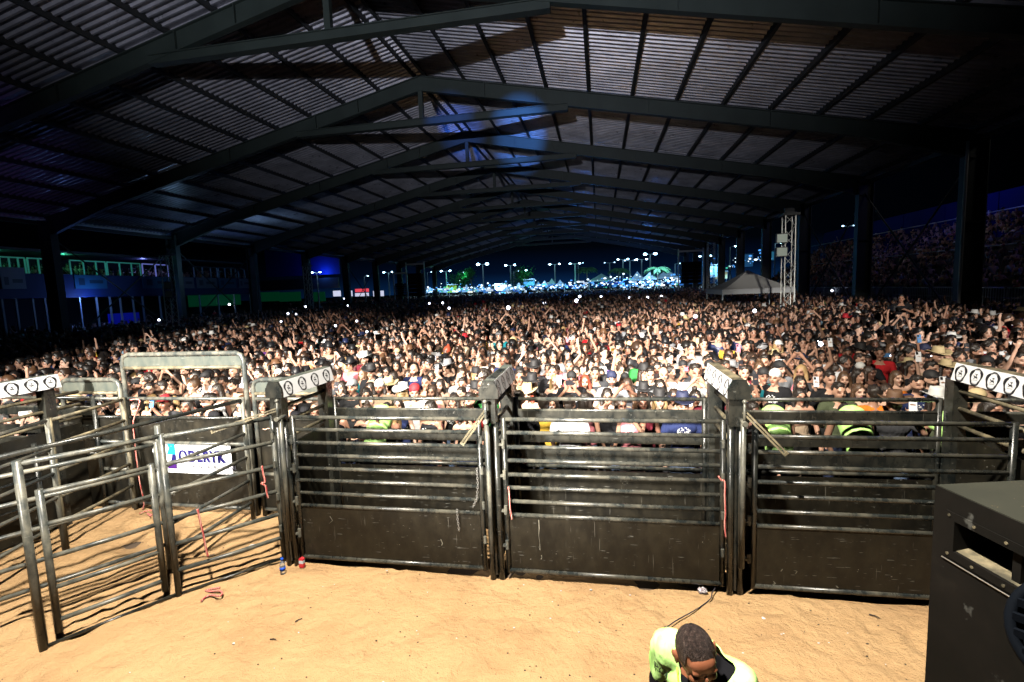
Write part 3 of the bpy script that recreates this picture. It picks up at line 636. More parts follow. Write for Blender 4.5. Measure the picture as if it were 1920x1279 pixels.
mb = MB(); mb.tube([ctr - ax * .03, ctr - ax * .22], [.14, .10], 24); obj('housing', mb, M_DKBLUE, t, True)

# ------------------------------------------------------------------ background: right stand, left boxes, towers, tent, fair
M_WALLB = mat('blue_painted_wall', (.004, .012, .16), .7, spec=.1)
M_DKSTEEL = mat('dark_stand_steel', (.06, .065, .07), .6)
M_CONC = mat('stand_concrete', (.10, .095, .09), .9)
M_LEDW = mat('lamp_glow_white', (.8, .9, 1), .4, emit=(.45, .78, 1.0), es=22)
M_LEDDIM = mat('lamp_glow_dim', (.8, .9, 1), .4, emit=(.45, .75, 1.0), es=5)
M_LEDG = mat('green_led_tube', (.1, .8, .5), .4, emit=(.08, .50, .36), es=.14)
M_LEDB = mat('violet_led_tube', (.2, .2, .9), .4, emit=(.25, .30, .9), es=.35)
M_GREENW = mat('green_lit_backdrop', (.006, .09, .04), .9, emit=(.005, .42, .16), es=.04)  # weak emission stands in for green light on the wall panels
M_POLE = mat('galvanised_pole', (.45, .5, .52), .45, .3)

# right stand
t = thing('right_grandstand', 'stepped grandstand packed with people beyond the columns, blue wall on top', 'grandstand', (17, 40, 0))
X0, n_t = 17.6, 9
for k_ in range(n_t):
    mb = MB(); mb.box((X0 + k_ * .85, 12, 0.0), (X0 + (k_ + 1) * .85, 62, 1.5 + k_ * .48)); obj('tier', mb, M_CONC, t)
xb = X0 + n_t * .85
for k_ in range(10):
    mb = MB(); mb.box((xb, 12 + k_ * 5.0, 1.5), (xb + .08, 12 + k_ * 5.0 + 4.92, 8.3)); obj('wall_panel', mb, M_WALLB, t)
mb = MB(); mb.tube([(X0 + 3.2, 12, 4.6), (X0 + 3.2, 62, 4.6)], .04, 8); obj('handrail', mb, M_POLE, t)
mb = MB(); mb.tube([(xb - 1.2, 12, 6.9), (xb - 1.2, 62, 6.9)], .04, 8); obj('handrail', mb, M_POLE, t)
mb = MB(); mb.box((X0 - .12, 12, 0), (X0 - .02, 62, 1.5)); obj('front_wall', mb, M_DKSTEEL, t)
for k_ in range(16):                                                   # barricades on the first tier
    y0 = 12.2 + k_ * 2.5
    b = thing('steel_barricade', '%s steel barricade section counted from the near end of the grandstand' % ORD[k_], 'barricade', (X0 - .3, y0, 1.4), 'barricades along the right grandstand')
    mb = MB(); mb.tube([(X0 - .3, y0, 1.2), (X0 - .3, y0, 2.5), (X0 - .3, y0 + 2.35, 2.5), (X0 - .3, y0 + 2.35, 1.2)], .022, 6); mb.tube([(X0 - .3, y0, 1.45), (X0 - .3, y0 + 2.35, 1.45)], .02, 6); obj('frame', mb, M_POLE, b)
    for j in range(15):
        mb = MB(); yy = y0 + .15 + j * .15; mb.tube([(X0 - .3, yy, 1.45), (X0 - .3, yy, 2.5)], .012, 5); obj('bar', mb, M_POLE, b)
point('stand_blue_light', (X0 + 4.5, 24, 9.5), 100, (.03, .07, 1.0), .4)
point('stand_blue_light', (X0 + 4.5, 38, 9.5), 100, (.03, .07, 1.0), .4)

# left two-storey boxes
LX = -33.5
t = thing('hospitality_boxes', 'two storey blue hospitality boxes with lit green frames and banners on the left', 'building', (LX, 45, 0))
def lz(px_, py_): p = gx(px_, py_, LX); return p.y, p.z
zt = [lz(230, y)[1] for y in (493, 517, 541, 556)]
ya, yb = lz(0, 520)[0] - 6, lz(480, 530)[0]
mb = MB(); mb.box((LX - 4, ya, zt[3]), (LX, yb, zt[1])); obj('deck_fascia', mb, mat('blue_fascia', (.01, .035, .14), .6), t)
mb = MB(); mb.box((LX - 4.2, ya, zt[0] + .45), (LX - .1, yb, zt[0] + .6)); obj('flat_roof', mb, M_DKSTEEL, t)
mb = MB(); mb.box((LX - 4.3, ya, 0), (LX - 4.1, yb, zt[0] + .4)); obj('back_wall', mb, mat('dark_back_wall', (.015, .017, .022), .8), t)
segs = [(0, 47, M_LEDG), (52, 106, M_LEDG), (131, 197, M_LEDG), (200, 262, M_LEDG), (266, 330, M_LEDB), (362, 405, M_DKSTEEL), (408, 440, M_DKSTEEL), (445, 476, M_DKSTEEL)]
for x0, x1, mm in segs:
    y0, z0 = lz(x0, 494); y1, _ = lz(x1, 494); z1 = zt[1]; z0 = zt[0]
    mb = MB(); mb.box((LX - .05, y0, z0 - .04), (LX + .03, y1, z0 + .04)); obj('frame_rail', mb, mm, t)
    for yy in (y0, y0 + (y1 - y0) * .36, y0 + (y1 - y0) * .72, y1):
        mb = MB(); mb.box((LX - .03, yy - .035, z1), (LX + .03, yy + .035, z0 - .041)); obj('frame_post', mb, M_POLE if mm is M_DKSTEEL else mm, t)
bann = [(0, 46, (.34, .36, .40)), (138, 198, (.02, .16, .26)), (265, 325, (.02, .14, .26)), (332, 362, (.26, .28, .33)), (367, 405, (.26, .28, .33)), (408, 441, (.015, .12, .24)), (446, 468, (.24, .26, .30))]
for i, (x0, x1, cc) in enumerate(bann):
    y0, _ = lz(x0, 520); y1, _ = lz(x1, 520); ztop = zt[1] - .02 + (.35 if i == 0 else 0)
    o = MB().box((LX + .01, y0, zt[2]), (LX + .05, y1, ztop)); o = obj('banner', o, mat('banner_print', cc, .6), t); 
    mb = MB(); hh = (zt[1] - zt[2]); mb.box((LX + .052, y0 + (y1 - y0) * .45, zt[2] + hh * .38), (LX + .056, y0 + (y1 - y0) * .88, zt[2] + hh * .62)); mb.box((LX + .052, y0 + (y1 - y0) * .12, zt[2] + hh * .25), (LX + .056, y0 + (y1 - y0) * .3, zt[2] + hh * .75)); obj('print', mb, mat('banner_ink', tuple(c_ * .35 for c_ in cc), .6), o)
for x in (4, 30, 62, 85, 113, 150, 182, 207, 226, 250, 268, 300, 345, 375, 410, 440, 470):      # lower storey posts
    y0, _ = lz(x, 570); mb = MB(); mb.box((LX - .04, y0 - .05, .4), (LX + .04, y0 + .05, zt[3])); obj('post', mb, M_POLE, t)
mb = MB(); y0, _ = lz(205, 580); y1, _ = lz(262, 580); mb.box((LX - .2, y0, 1.2), (LX - .1, y1, 2.6)); obj('bar_counter', mb, mat('blue_lit_bar', (.02, .03, .6), .5, emit=(.002, .006, .4), es=.2), t)
for x0, x1 in ((375, 470),):
    y0, _ = lz(x0, 560); y1, _ = lz(x1, 560); mb = MB(); mb.box((LX - 1.2, y0, zt[3] - 1.0), (LX - 1.1, y1, zt[3])); obj('backdrop_panel', mb, M_GREENW, t)
point('box_green_light', (LX - 1.2, lz(150, 500)[0], zt[0] + .25), 18, (.08, .9, .5), .1)
point('box_green_light', (LX - 1.2, lz(20, 500)[0], zt[0] + .25), 12, (.08, .9, .5), .1)
point('box_violet_light', (LX - 1, lz(290, 500)[0], zt[0] + .25), 30, (.2, .25, 1), .1)
point('box_blue_light', (LX + .8, lz(160, 560)[0], zt[3] - .1), 60, (.15, .3, 1), .1)
point('banner_light', (LX + 6, lz(230, 500)[0], 5.6), 70, (.35, .6, 1.0), .3)

# blue wall far left with green stall strip below
BY2 = 82
def farbox(mb, x0, y0, x1, y1, Y, dep=.3):
    a, b = gy(x0, y1, Y), gy(x1, y0, Y); mb.box((a.x, Y, a.z), (b.x, Y + dep, b.z)); return mb
t = thing('far_blue_hall', 'far blue lit hall wall with a green bar strip beneath it', 'building', (-45, BY2, 0))
M_BLUEWALL = mat('far_blue_wall', (.02, .05, .5), .7)
obj('wall', farbox(MB(), 500, 455, 633, 520, BY2), M_BLUEWALL, t); obj('fascia', farbox(MB(), 482, 520, 634, 546, BY2 - .5), M_DKSTEEL, t)
for x0, x1 in ((482, 522), (524, 562), (576, 608)): obj('backdrop_panel', farbox(MB(), x0, 547, x1, 566, BY2 + .3), M_GREENW, t)
lp = gy(593, 512, BY2 - 3); point('far_wall_light', (lp.x, lp.y + 1.6, lp.z), 130, (.05, .2, 1.0), .3)
M_STALLW = mat('lit_stall_front', (.8, .8, .85), .6, emit=(.75, .78, 1.0), es=.8); M_STALLR = mat('red_stall_sign', (.6, .05, .08), .5, emit=(1, .08, .12), es=.8)
for x0, x1, s_ in ((625, 637, 0), (646, 659, 0), (666, 690, 1), (700, 718, 0)):
    t = thing('snack_stall', ('white lit snack stall with red sign far to the left' if s_ else {625: 'leftmost small lit stall at the end of the green strip', 646: 'lit stall just left of the red signed stall', 700: 'lit stall right of the red signed stall'}[x0]), 'stall', gy((x0 + x1) / 2, 560, 80), None if s_ else 'white snack stalls on the far left')
    obj('front', farbox(MB(), x0, 545 if not s_ else 549, x1, 556, 80), M_STALLW, t); obj('counter', farbox(MB(), x0, 556.5, x1, 562, 79.8), M_DKSTEEL, t)
    if s_: obj('sign', farbox(MB(), x0, 541, x1, 548, 79.9), M_STALLR, t)

def truss_tower(lb, x, y, z0, z1, w=.38, lamps=(), group=None):
    t = thing('truss_tower', lb, 'truss tower', (x, y, z0), group); c4 = [(-w / 2, -w / 2), (w / 2, -w / 2), (w / 2, w / 2), (-w / 2, w / 2)]
    for a, b in c4: mb = MB(); mb.tube([(x + a, y + b, z0), (x + a, y + b, z1)], .028, 6); obj('chord', mb, M_TRUSS, t)
    n = int((z1 - z0) / .45)
    for s_ in range(4):
        a, b = c4[s_], c4[(s_ + 1) % 4]; mb = MB()
        for k_ in range(n):
            za = z0 + (z1 - z0) * k_ / n; zb = z0 + (z1 - z0) * (k_ + 1) / n
            p, q_ = (a, b) if k_ % 2 else (b, a); mb.tube([(x + p[0], y + p[1], za), (x + q_[0], y + q_[1], zb)], .014, 5)
        obj('lattice', mb, M_TRUSS, t)
    mb = MB(); mb.box((x - .35, y - .35, z1), (x + .35, y + .35, z1 + .12)); mb.box((x - .2, y - .1, z1 + .12), (x + .2, y + .1, z1 + .35)); obj('head_block', mb, M_DKSTEEL, t)
    for dz, dx in lamps:
        f_ = thing('flood_lamp', '%s square flood lamp on the lattice tower %s' % ('upper' if dz == max(l_[0] for l_ in lamps) else 'lower', 'before the grey tent' if x > 0 else 'on the left side'), 'flood lamp', (x + dx, y - .35, z0 + dz), 'square flood lamps on the truss towers')
        mb = MB(); mb.box((x + dx - .24, y - .45, z0 + dz), (x + dx + .24, y - .3, z0 + dz + .42)); obj('housing', mb, M_DKSTEEL, f_)
        mb = MB(); mb.box((x + dx - .21, y - .462, z0 + dz + .03), (x + dx + .21, y - .451, z0 + dz + .39)); obj('glass', mb, mat('pale_lamp_glass', (.55, .66, .60), .4), f_)
p = gy(1470, 600, 24.5); q2 = gy(1484, 405, 24.5)
truss_tower('slim silver lattice tower with two square lamps before the grey tent', q2.x - .1, 24.5, 0, q2.z, .42, ((4.25, -.42), (4.85, -.42)))
q2 = gy(305, 480, 25); truss_tower('silver lattice tower with two pale square lamps on the left side', q2.x + .2, 25, 0, q2.z, .42, ((3.5, .35), (4.0, .35)))
q2 = gy(575, 500, 42); truss_tower('darker lattice tower by the far left columns', q2.x, 42, 0, q2.z, .5)
q2 = gy(1333, 455, 60); truss_tower('tall lattice tower among the far right columns', q2.x, 60, 0, q2.z, .7)

def canopy_tent(lb, x0, x1, y0, y1, ze, zp, m_, val=.28, nm='canopy_tent', group=None, legs=True):
    t = thing(nm, lb, 'tent', ((x0 + x1) / 2, (y0 + y1) / 2, 0), group); cx_, cy_ = (x0 + x1) / 2, (y0 + y1) / 2
    mb = MB(); n = 6; vs = []
    cs = [(x0, y0), (x1, y0), (x1, y1), (x0, y1)]
    for s_ in range(4):
        a, b = cs[s_], cs[(s_ + 1) % 4]; vs = []; 
        for j in range(n + 1):
            u = j / n; zz = ze + (zp - ze) * (u ** 1.25)
            vs += [(a[0] + (cx_ - a[0]) * u, a[1] + (cy_ - a[1]) * u, zz), (b[0] + (cx_ - b[0]) * u, b[1] + (cy_ - b[1]) * u, zz)]
        mb.add(vs, [(2 * j, 2 * j + 1, 2 * j + 3, 2 * j + 2) for j in range(n)])
    obj('canopy', mb, m_, t)
    mb = MB(); e_ = .02
    mb.box((x0, y0 - e_, ze - val), (x1, y0, ze)); mb.box((x0, y1, ze - val), (x1, y1 + e_, ze)); mb.box((x0 - e_, y0, ze - val), (x0, y1, ze)); mb.box((x1, y0, ze - val), (x1 + e_, y1, ze)); obj('valance', mb, M_CANVASW, t)
    if legs:
        g0 = ground_z(cx_, cy_)
        for a, b in cs: mb = MB(); mb.box((a - .03, b - .03, g0), (a + .03, b + .03, ze - .02)); obj('leg', mb, M_POLE, t)
    return t
a, b, pk = gy(1330, 544, 29), gy(1490, 541, 29), gy(1402, 508, 31)
canopy_tent('big grey canopy tent standing in the crowd beside the lattice tower', a.x + .7, b.x, 29, 33, a.z, pk.z + .05, M_CANVAS)

# PA delay stacks
for x0, x1, y0, y1, Y, lb in ((1278, 1315, 490, 532, 62, 'big black hanging delay speaker wall on the far right'), (766, 790, 512, 556, 66, 'black delay speaker wall on the far left'), (742, 757, 531, 556, 60, 'narrow black speaker stack beside the far left delay wall')):
    p0, p1 = gy(x0, y1, Y), gy(x1, y0, Y)
    t = thing('speaker_wall', lb, 'loudspeaker', p0)
    nn = 6
    for k_ in range(nn): mb = MB(); z0 = p0.z + (p1.z - p0.z) * k_ / nn; mb.box((p0.x, Y, z0 + .03), (p1.x, Y + .9, z0 + (p1.z - p0.z) / nn)); obj('speaker_box', mb, M_SPK, t)
    for x in (p0.x - .3, p1.x + .3): mb = MB(); mb.box((x - .06, Y + .3, 0), (x + .06, Y + .5, p1.z + 1.6)); obj('post', mb, M_TRUSS, t)
    mb = MB(); mb.box((p0.x - .3, Y + .3, p1.z + 1.2), (p1.x + .3, Y + .5, p1.z + 1.4)); obj('beam', mb, M_TRUSS, t)

tents = [(797, 812, 538, 546), (811, 824, 538, 546), (824, 838, 538, 546), (853, 866, 535, 545), (866, 880, 533, 545), (882, 894, 536, 545), (894, 910, 532, 544), (910, 926, 532, 543), (948, 964, 532, 542), (963, 981, 530, 542),
         (1003, 1014, 527, 535), (1014, 1027, 525, 534), (1026, 1042, 522, 533), (1042, 1058, 524, 534), (1104, 1152, 512, 526), (1182, 1210, 508, 524), (1206, 1232, 510, 522), (1232, 1272, 503, 520), (1345, 1362, 505, 520)]
# lamp posts of the fair
lamps = [(836, 509, 2, 1.0), (861, 512, 1, .6), (905, 496, 2, 1.6), (957, 498, 2, 1.1), (963, 509, 1, .8), (978, 508, 1, .9), (1040, 496, 2, .9), (1078, 495, 2, .9), (1084, 494, 1, .5), (1143, 493, 2, .6), (1168, 487, 2, .9),
         (1181, 489, 2, .8), (1203, 487, 2, .9), (1219, 477, 2, 1.5), (1266, 495, 1, .8), (1322, 481, 2, .9), (1369, 463, 1, .9), (1453, 457, 1, 1.2), (728, 511, 2, 1.0), (683, 519, 1, .8), (801, 511, 1, .6), (594, 512, 2, .9), (1590, 425, 2, .8)]
pl = {1: 'single headed lamp post glowing blue white over the fair', 2: 'double headed lamp post glowing blue white over the fair'}
lrank = {j: r2 for r2, j in enumerate(sorted(range(len(lamps)), key=lambda j: lamps[j][0]))}
for i, (px_, py_, n, s_) in enumerate(lamps):
    Y = 120 + (i * 37 % 50); Y = 75 if px_ < 700 or px_ > 1400 else Y
    p = gy(px_, py_, Y); g0 = ground_z(p.x, Y); t = thing('lamp_post', ('%s lamp post from the left, %s headed, over the fair' % (ORD[lrank[i]], 'single' if n == 1 else 'double')) if i not in (2, 13) else ('tallest bright lamp post over the white tents' if i == 13 else 'bright double lamp post rising left of the fair tents'), 'lamp post', (p.x, Y, g0), 'lamp posts over the fairground')
    k_ = Y / 120
    mb = MB(); mb.tube([(p.x, Y, g0), (p.x, Y, p.z)], [.22 * k_, .13 * k_], 8); obj('pole', mb, M_POLE, t)
    for sd in ((-1, 1) if n == 2 else (1,)):
        mb = MB(); mb.bar((p.x, Y, p.z), (p.x + sd * 1.1 * k_, Y, p.z + .12), .12, .12); obj('arm', mb, M_POLE, t)
        mb = MB(); mb.ell((p.x + sd * 1.15 * k_, Y - .2, p.z + .1), (.27 * k_ * s_, .25, .17 * k_ * s_), 10, 6); obj('lamp_head', mb, M_LEDW if s_ > .85 else M_LEDDIM, t)
def neon(px0, py0, px1, py1, Y, m_, lb, w=.12):
    a, b = gy(px0, py0, Y), gy(px1, py1, Y); mb = MB(); mb.bar(a, b, w, w); tag(obj('neon_tube', mb, m_), lb, 'neon tube')
neon(1593, 427, 1592, 444, 60, M_LEDDIM, 'short upright white tube light beside the right lamp post')

# fair tents
for i, (x0, x1, y0, y1) in enumerate(tents):
    Y = 100 + (i * 17 % 30); a, b = gy(x0, y1, Y), gy(x1, y1, Y); pk = gy((x0 + x1) / 2, y0, Y)
    canopy_tent(('%s white peaked market tent from the left at the far fair' % ORD[i]) if i != 17 else 'large bright white tent at the right end of the far fair', a.x, b.x, Y, Y + (b.x - a.x), a.z, pk.z, M_CANVASW, .35, 'market_tent', 'white market tents at the far fair')
booths = [(838, 851, 533, 549, (.25, .42, .05), 'tall yellow green banner booth between far tents'), (928, 947, 531, 545, (.8, .75, .75), 'white booth with a pale front among the tents'), (982, 1000, 523, 536, (.06, .25, .35), 'dark gantry booth beside the green lit tree'), (936, 952, 545, 552, (.8, .8, .9), 'low white lit counter before the tents'),
          (1325, 1345, 496, 520, (.25, .55, .75), 'blue white lit stall seen past the right columns'), (1346, 1364, 508, 523, (.6, .65, .4), 'yellowish lit stall front right of the columns'), (1393, 1412, 475, 500, (.03, .15, .35), 'blue upper storey box past the right columns'), (1434, 1452, 470, 488, (.05, .3, .5), 'turquoise lit roof edge past the right columns')]
for x0, x1, y0, y1, cc, lb in booths:
    t = thing('fair_booth', lb, 'booth', gy(x0, y1, 98)); M_ = mat('booth_front', cc, .6, emit=cc, es=.35)  # front emits its own colour in place of light falling on it
    obj('front', farbox(MB(), x0, y0 + 2, x1, y1, 98, 2.0), M_, t); obj('roof', farbox(MB(), x0 - 1, y0, x1 + 1, y0 + 1.6, 97.6, 2.6), M_CANVASW, t)
# fair lighting: the lamps that the photo shows burning
for px_, py_, w_ in ((830, 530, 2600), (905, 505, 5200), (930, 538, 2200), (1010, 520, 2600), (1045, 515, 3600), (1130, 505, 2600), (1218, 495, 6500), (1250, 512, 3800), (1180, 535, 3800), (1335, 500, 3200)):
    p = gy(px_, py_, 99); spot('fair_lamp', (p.x, p.y - 3, p.z + 1.5), (p.x, p.y + 1.5, 0), w_ * 1.1, 140, .4, (.30, .64, 1.0), .5)
for px_, py_ in ((868, 515), (990, 512), (1082, 515)):
    p = gy(px_, py_, 122); point('tree_green_lamp', p, 450, (.1, 1.0, .45), .4)

# rows of small lit stalls and counters that fill the fair
rs_ = random.Random(31); M_ST = [mat('stall_glow_%s' % a, c, .6, emit=c, es=s2) for a, c, s2 in (('white', (.75, .9, 1.0), .7), ('blue', (.08, .32, .85), .5), ('cyan', (.08, .45, .6), .45), ('deep', (.02, .08, .5), .5), ('warm', (1.0, .7, .45), .6))]
nst = 0
for (xa, xb_, ya_, yb_, n_) in ((800, 925, 538, 549, 14), (900, 1000, 541, 553, 18), (1000, 1100, 532, 542, 14), (1085, 1165, 525, 538, 12), (1150, 1215, 527, 545, 20), (1200, 1275, 520, 545, 18), (1320, 1345, 500, 525, 4)):
    for k_ in range(n_):
        x0 = xa + (xb_ - xa) * (k_ + rs_.random()) / n_; w_ = rs_.uniform(3, 9); y0 = rs_.uniform(ya_, yb_ - 3); Yd = 84 + rs_.random() * 14
        t = thing('lit_stall', '%s lit stall counter, %s along the fair between %s' % ('white', ORD[nst % 24], 'tents'), 'stall', gy(x0, y0, Yd), 'lit stall counters of the far fair'); nst += 1
        m0 = rs_.choices(M_ST, (5, 4, 2, 2, .6))[0]; t['label'] = '%s glowing stall counter below the %s white tent from the left' % (m0.name.split('_')[-1].replace('deep', 'deep blue'), ORD[max(0, min(18, sum(1 for q5 in tents if q5[0] < x0) - 1))])
        obj('front', farbox(MB(), x0, y0, x0 + w_, y0 + rs_.uniform(1.6, 4), Yd, .5), m0, t)
gl = [MB() for _ in range(3)]
for k_ in range(520):
    x = rs_.uniform(796, 1276) if rs_.random() < .9 else rs_.uniform(1322, 1450); yb_ = 549 - (x - 796) * .030
    if x > 1322: yb_ = 512 - (x - 1322) * .2
    y = yb_ - abs(rs_.gauss(0, 1)) * (9 if x > 1100 else 6); p = gy(x, y, rs_.uniform(84, 98)); s_ = rs_.choice((.05, .07, .07, .10, .15)); gl[rs_.choices((0, 1, 2), (5, 4, 1))[0]].ell(p, (s_ * rs_.uniform(1, 2.2), s_, s_), 6, 4)
for g_, (nm, c_, e_) in zip(gl, (('white', (.75, .9, 1), 2.2), ('blue', (.10, .40, 1), 1.2), ('green', (.1, .8, .5), .6))):
    tag(obj('fair_lights', g_, mat('fair_light_' + nm, c_, .5, emit=c_, es=e_)), 'tiny %s bulbs and lit faces of goods glittering across the far fair' % nm, kind='stuff')
for p_, w_ in (((-4, 70, 6), 700), ((6, 78, 6), 700)): point('fair_blue_spill', p_, w_, (.05, .25, 1.0), .4)  # added points that put blue patches on the far roof steel
# far crowd glow
M_LEAF = mat('dark_leaf', (.03, .09, .03), .7); M_BARK = mat('bark', (.09, .07, .05), .9)
def leafy_tree(lb, px_, py_, w, h_, Y, seed):
    p = gy(px_, py_, Y); g0 = ground_z(p.x, Y); t = thing('leafy_tree', lb, 'tree', (p.x, Y, g0), 'green lit trees at the far fair'); rr = random.Random(seed)
    mb = MB(); mb.tube([(p.x, Y, g0), (p.x + .2, Y, (g0 + p.z) / 2), (p.x, Y, p.z)], [.3, .2, .1], 7); obj('trunk', mb, M_BARK, t); mb = MB()
    for k_ in range(9):
        a = rr.random() * 6.3; mb.tube([(p.x, Y, p.z - h_ * .3), (p.x + math.cos(a) * w * .45, Y + math.sin(a) * w * .4, p.z + rr.uniform(-.2, .4) * h_)], [.08, .03], 5)
    obj('limbs', mb, M_BARK, t); mb = MB()
    cl = [(rr.gauss(0, .38) * w * .5, rr.gauss(0, .35) * w * .5, rr.gauss(0, .33) * h_ * .5) for _ in range(16)]
    for k_ in range(1500):
        c_ = rr.choice(cl); r_ = w * .13; x, y, z = (c_[i] + rr.gauss(0, 1) * r_ for i in range(3)); s_ = .16 + rr.random() * .14; a, b2 = rr.random() * 6.3, rr.uniform(-.8, .8)
        u = Vector((math.cos(a), math.sin(a), b2)) * s_; v_ = Vector((-math.sin(a), math.cos(a), rr.uniform(-.6, .6))) * s_ * .6; c0_ = Vector((p.x + x, Y + y, p.z + z)); mb.add([c0_ - u, c0_ - v_, c0_ + u, c0_ + v_], [(0, 1, 2, 3)])
    tag(obj('crown', mb, M_LEAF, t), kind='stuff')
leafy_tree('low dark green tree left of the far tents', 864, 526, 7, 3.5, 125, 1)
leafy_tree('green lit tree beside the far gantry booth', 982, 516, 6.5, 6, 126, 2)
leafy_tree('small leafy treetop glowing near the bright lamp post', 882, 513, 3.4, 2.2, 124, 3)
def palm(lb, px_, py_, Y, seed):
    p = gy(px_, py_, Y); g0 = ground_z(p.x, Y); t = thing('palm_tree', lb, 'palm tree', (p.x, Y, g0), 'palm trees at the far fair'); rr = random.Random(seed)
    mb = MB(); mb.tube([(p.x + .3, Y, g0), (p.x + .1, Y, (g0 + p.z) / 2), (p.x, Y, p.z)], [.24, .17, .14], 7); obj('trunk', mb, M_BARK, t)
    for k_ in range(13):
        a = k_ * 2 * math.pi / 13 + rr.uniform(-.2, .2); L_ = 2.5; ri = rr.uniform(.3, .9); mb = MB(); P = []
        for j in range(6): u = j / 5; P.append(Vector((p.x + math.cos(a) * L_ * u, Y + math.sin(a) * L_ * u, p.z + ri * L_ * .5 * u - 1.5 * u * u)))
        sd = Vector((-math.sin(a), math.cos(a), 0))
        for j in range(5):
            for k2 in range(3):
                c0_ = P[j].lerp(P[j + 1], k2 / 3); dn = Vector((math.cos(a) * .25, math.sin(a) * .25, -.35)) 
                for s_ in (-1, 1): mb.add([c0_, c0_ + sd * s_ * .45 + dn, c0_ + sd * s_ * .40 + dn * 1.5, c0_ + Vector((math.cos(a), math.sin(a), 0)) * .10], [(0, 1, 2, 3)])
        mb.tube(P, .03, 4); obj('frond', mb, M_LEAF, t)
palm('palm tree glowing green beside the large white tent', 1232, 502, 100, 1); palm('blue green palm left of the peaked tents', 1100, 503, 118, 2); palm('dim palm standing behind the paired lamp posts', 1160, 504, 118, 3)

for y_ in (20, 34, 48): point('stand_fill_light', (X0 + 1.5, y_, 11), 60, (1.0, .92, .85), .3)  # added dim fill above the tiers so the seated crowd shows

# ------------------------------------------------------------------ people
def face_mask(q, hc):
    sp = q.n('SeparateXYZ'); q.l(hc, sp.inputs[0]); x, y, z = sp.outputs
    ax = q.math('ABSOLUTE', x)
    def el(cx_, cz_, rx, rz_, soft=.5):
        a = q.math('DIVIDE', q.math('SUBTRACT', ax, cx_), rx); b = q.math('DIVIDE', q.math('SUBTRACT', z, cz_), rz_)
        d = q.math('ADD', q.math('MULTIPLY', a, a), q.math('MULTIPLY', b, b))
        return q.math('MULTIPLY', q.math('SUBTRACT', 1.0 + soft, d, True), 1 / soft if soft < 1 else 1, True)
    front = q.math('MULTIPLY', q.math('SUBTRACT', -.045, y), 80, True)
    return x, y, z, el, front
def skin_nodes(M, colsock_fn, beardsock=None):
    q = NB(M); at = q.n('Attribute', attribute_name='hc'); hc = at.outputs['Vector']; x, y, z, el, front = face_mask(q, hc)
    base = colsock_fn(q)
    n_ = q.noise(hc, 30, 3); base = q.mix(q.math('MULTIPLY', q.math('MULTIPLY', n_, .28), q.math('LESS_THAN', z, 3)), base, (.42, .19, .13))
    dark = q.mix(1.0, base, (.10, .06, .05), 'MULTIPLY'); lip = q.mix(1.0, base, (.85, .35, .32), 'MULTIPLY'); mid = q.mix(1.0, base, (.55, .45, .42), 'MULTIPLY')
    c = base
    c = q.mix(q.math('MULTIPLY', el(.031, .012, .020, .012), front), c, mid)
    c = q.mix(q.math('MULTIPLY', el(.031, .010, .0135, .0062), front), c, dark)
    c = q.mix(q.math('MULTIPLY', q.math('MULTIPLY', el(.033, .034, .021, .0055), front), .85), c, dark)
    c = q.mix(q.math('MULTIPLY', el(.008, -.026, .006, .004), front), c, dark)  # nostril shadows painted into the skin colour
    rn = q.n('ObjectInfo').outputs['Random']
    c = q.mix(q.math('MULTIPLY', el(0, -.052, .024, .0085), front), c, lip)
    c = q.mix(q.math('MULTIPLY', el(0, -.052, .017, .0035), front), c, dark)
    if beardsock is not None:
        bz = q.math('MULTIPLY', q.math('MULTIPLY', q.math('SUBTRACT', -.030, z), 90, True), q.math('MULTIPLY', q.math('SUBTRACT', .02, y), 60, True), True)
        bz = q.math('MULTIPLY', bz, q.math('MULTIPLY', q.math('ADD', z, .112), 60, True))
        bz = q.math('MULTIPLY', bz, q.math('SUBTRACT', 1, el(0, -.052, .020, .0075)))
        c = q.mix(q.math('MULTIPLY', bz, beardsock), c, (.014, .010, .008))
    q.l(c, q.b.inputs['Base Color']); q.b.inputs['Roughness'].default_value = .42; q.b.inputs['Specular IOR Level'].default_value = .4
    return q
M_SKIN = mat('skin'); skin_nodes(M_SKIN, lambda q: q.n('ObjectInfo').outputs['Color'])
M_SKINB = mat('bearded_skin'); skin_nodes(M_SKINB, lambda q: q.n('ObjectInfo').outputs['Color'], .9)
M_CLOTH = mat('person_fabric', rough=.85, spec=.2); q = NB(M_CLOTH); oi = q.n('ObjectInfo'); v = q.obj()
fold = q.noise(q.scaled(v, (7, 7, 3)), 2.2, 4, .6)
base = q.mix(q.math('MULTIPLY', q.noise(v, 60, 2), .25), oi.outputs['Color'], (.02, .02, .02))
sp_ = q.n('SeparateXYZ'); q.l(v, sp_.inputs[0]); xx, yy, zz_ = sp_.outputs
a_ = q.math('DIVIDE', xx, .085); b_ = q.math('DIVIDE', q.math('SUBTRACT', zz_, 1.27), .07); dd = q.math('ADD', q.math('MULTIPLY', a_, a_), q.math('MULTIPLY', b_, b_))
pm = q.math('MULTIPLY', q.math('SUBTRACT', 1.1, dd, True), 8, True); pm = q.math('MULTIPLY', pm, q.math('GREATER_THAN', q.math('MULTIPLY', yy, -1), .04))
gr = q.math('GREATER_THAN', q.noise(q.scaled(v, (1, 1, 2.2)), 34, 2), .52); has = q.math('GREATER_THAN', oi.outputs['Random'], .66)
inv = q.n('Invert'); q.l(oi.outputs['Color'], inv.inputs[1])
base = q.mix(q.math('MULTIPLY', q.math('MULTIPLY', pm, gr), has), base, inv.outputs[0]); q.l(base, q.b.inputs['Base Color']); q.bump(fold, .9, .03)
M_HAIR = mat('hair', rough=.38); q = NB(M_HAIR); v = q.obj()
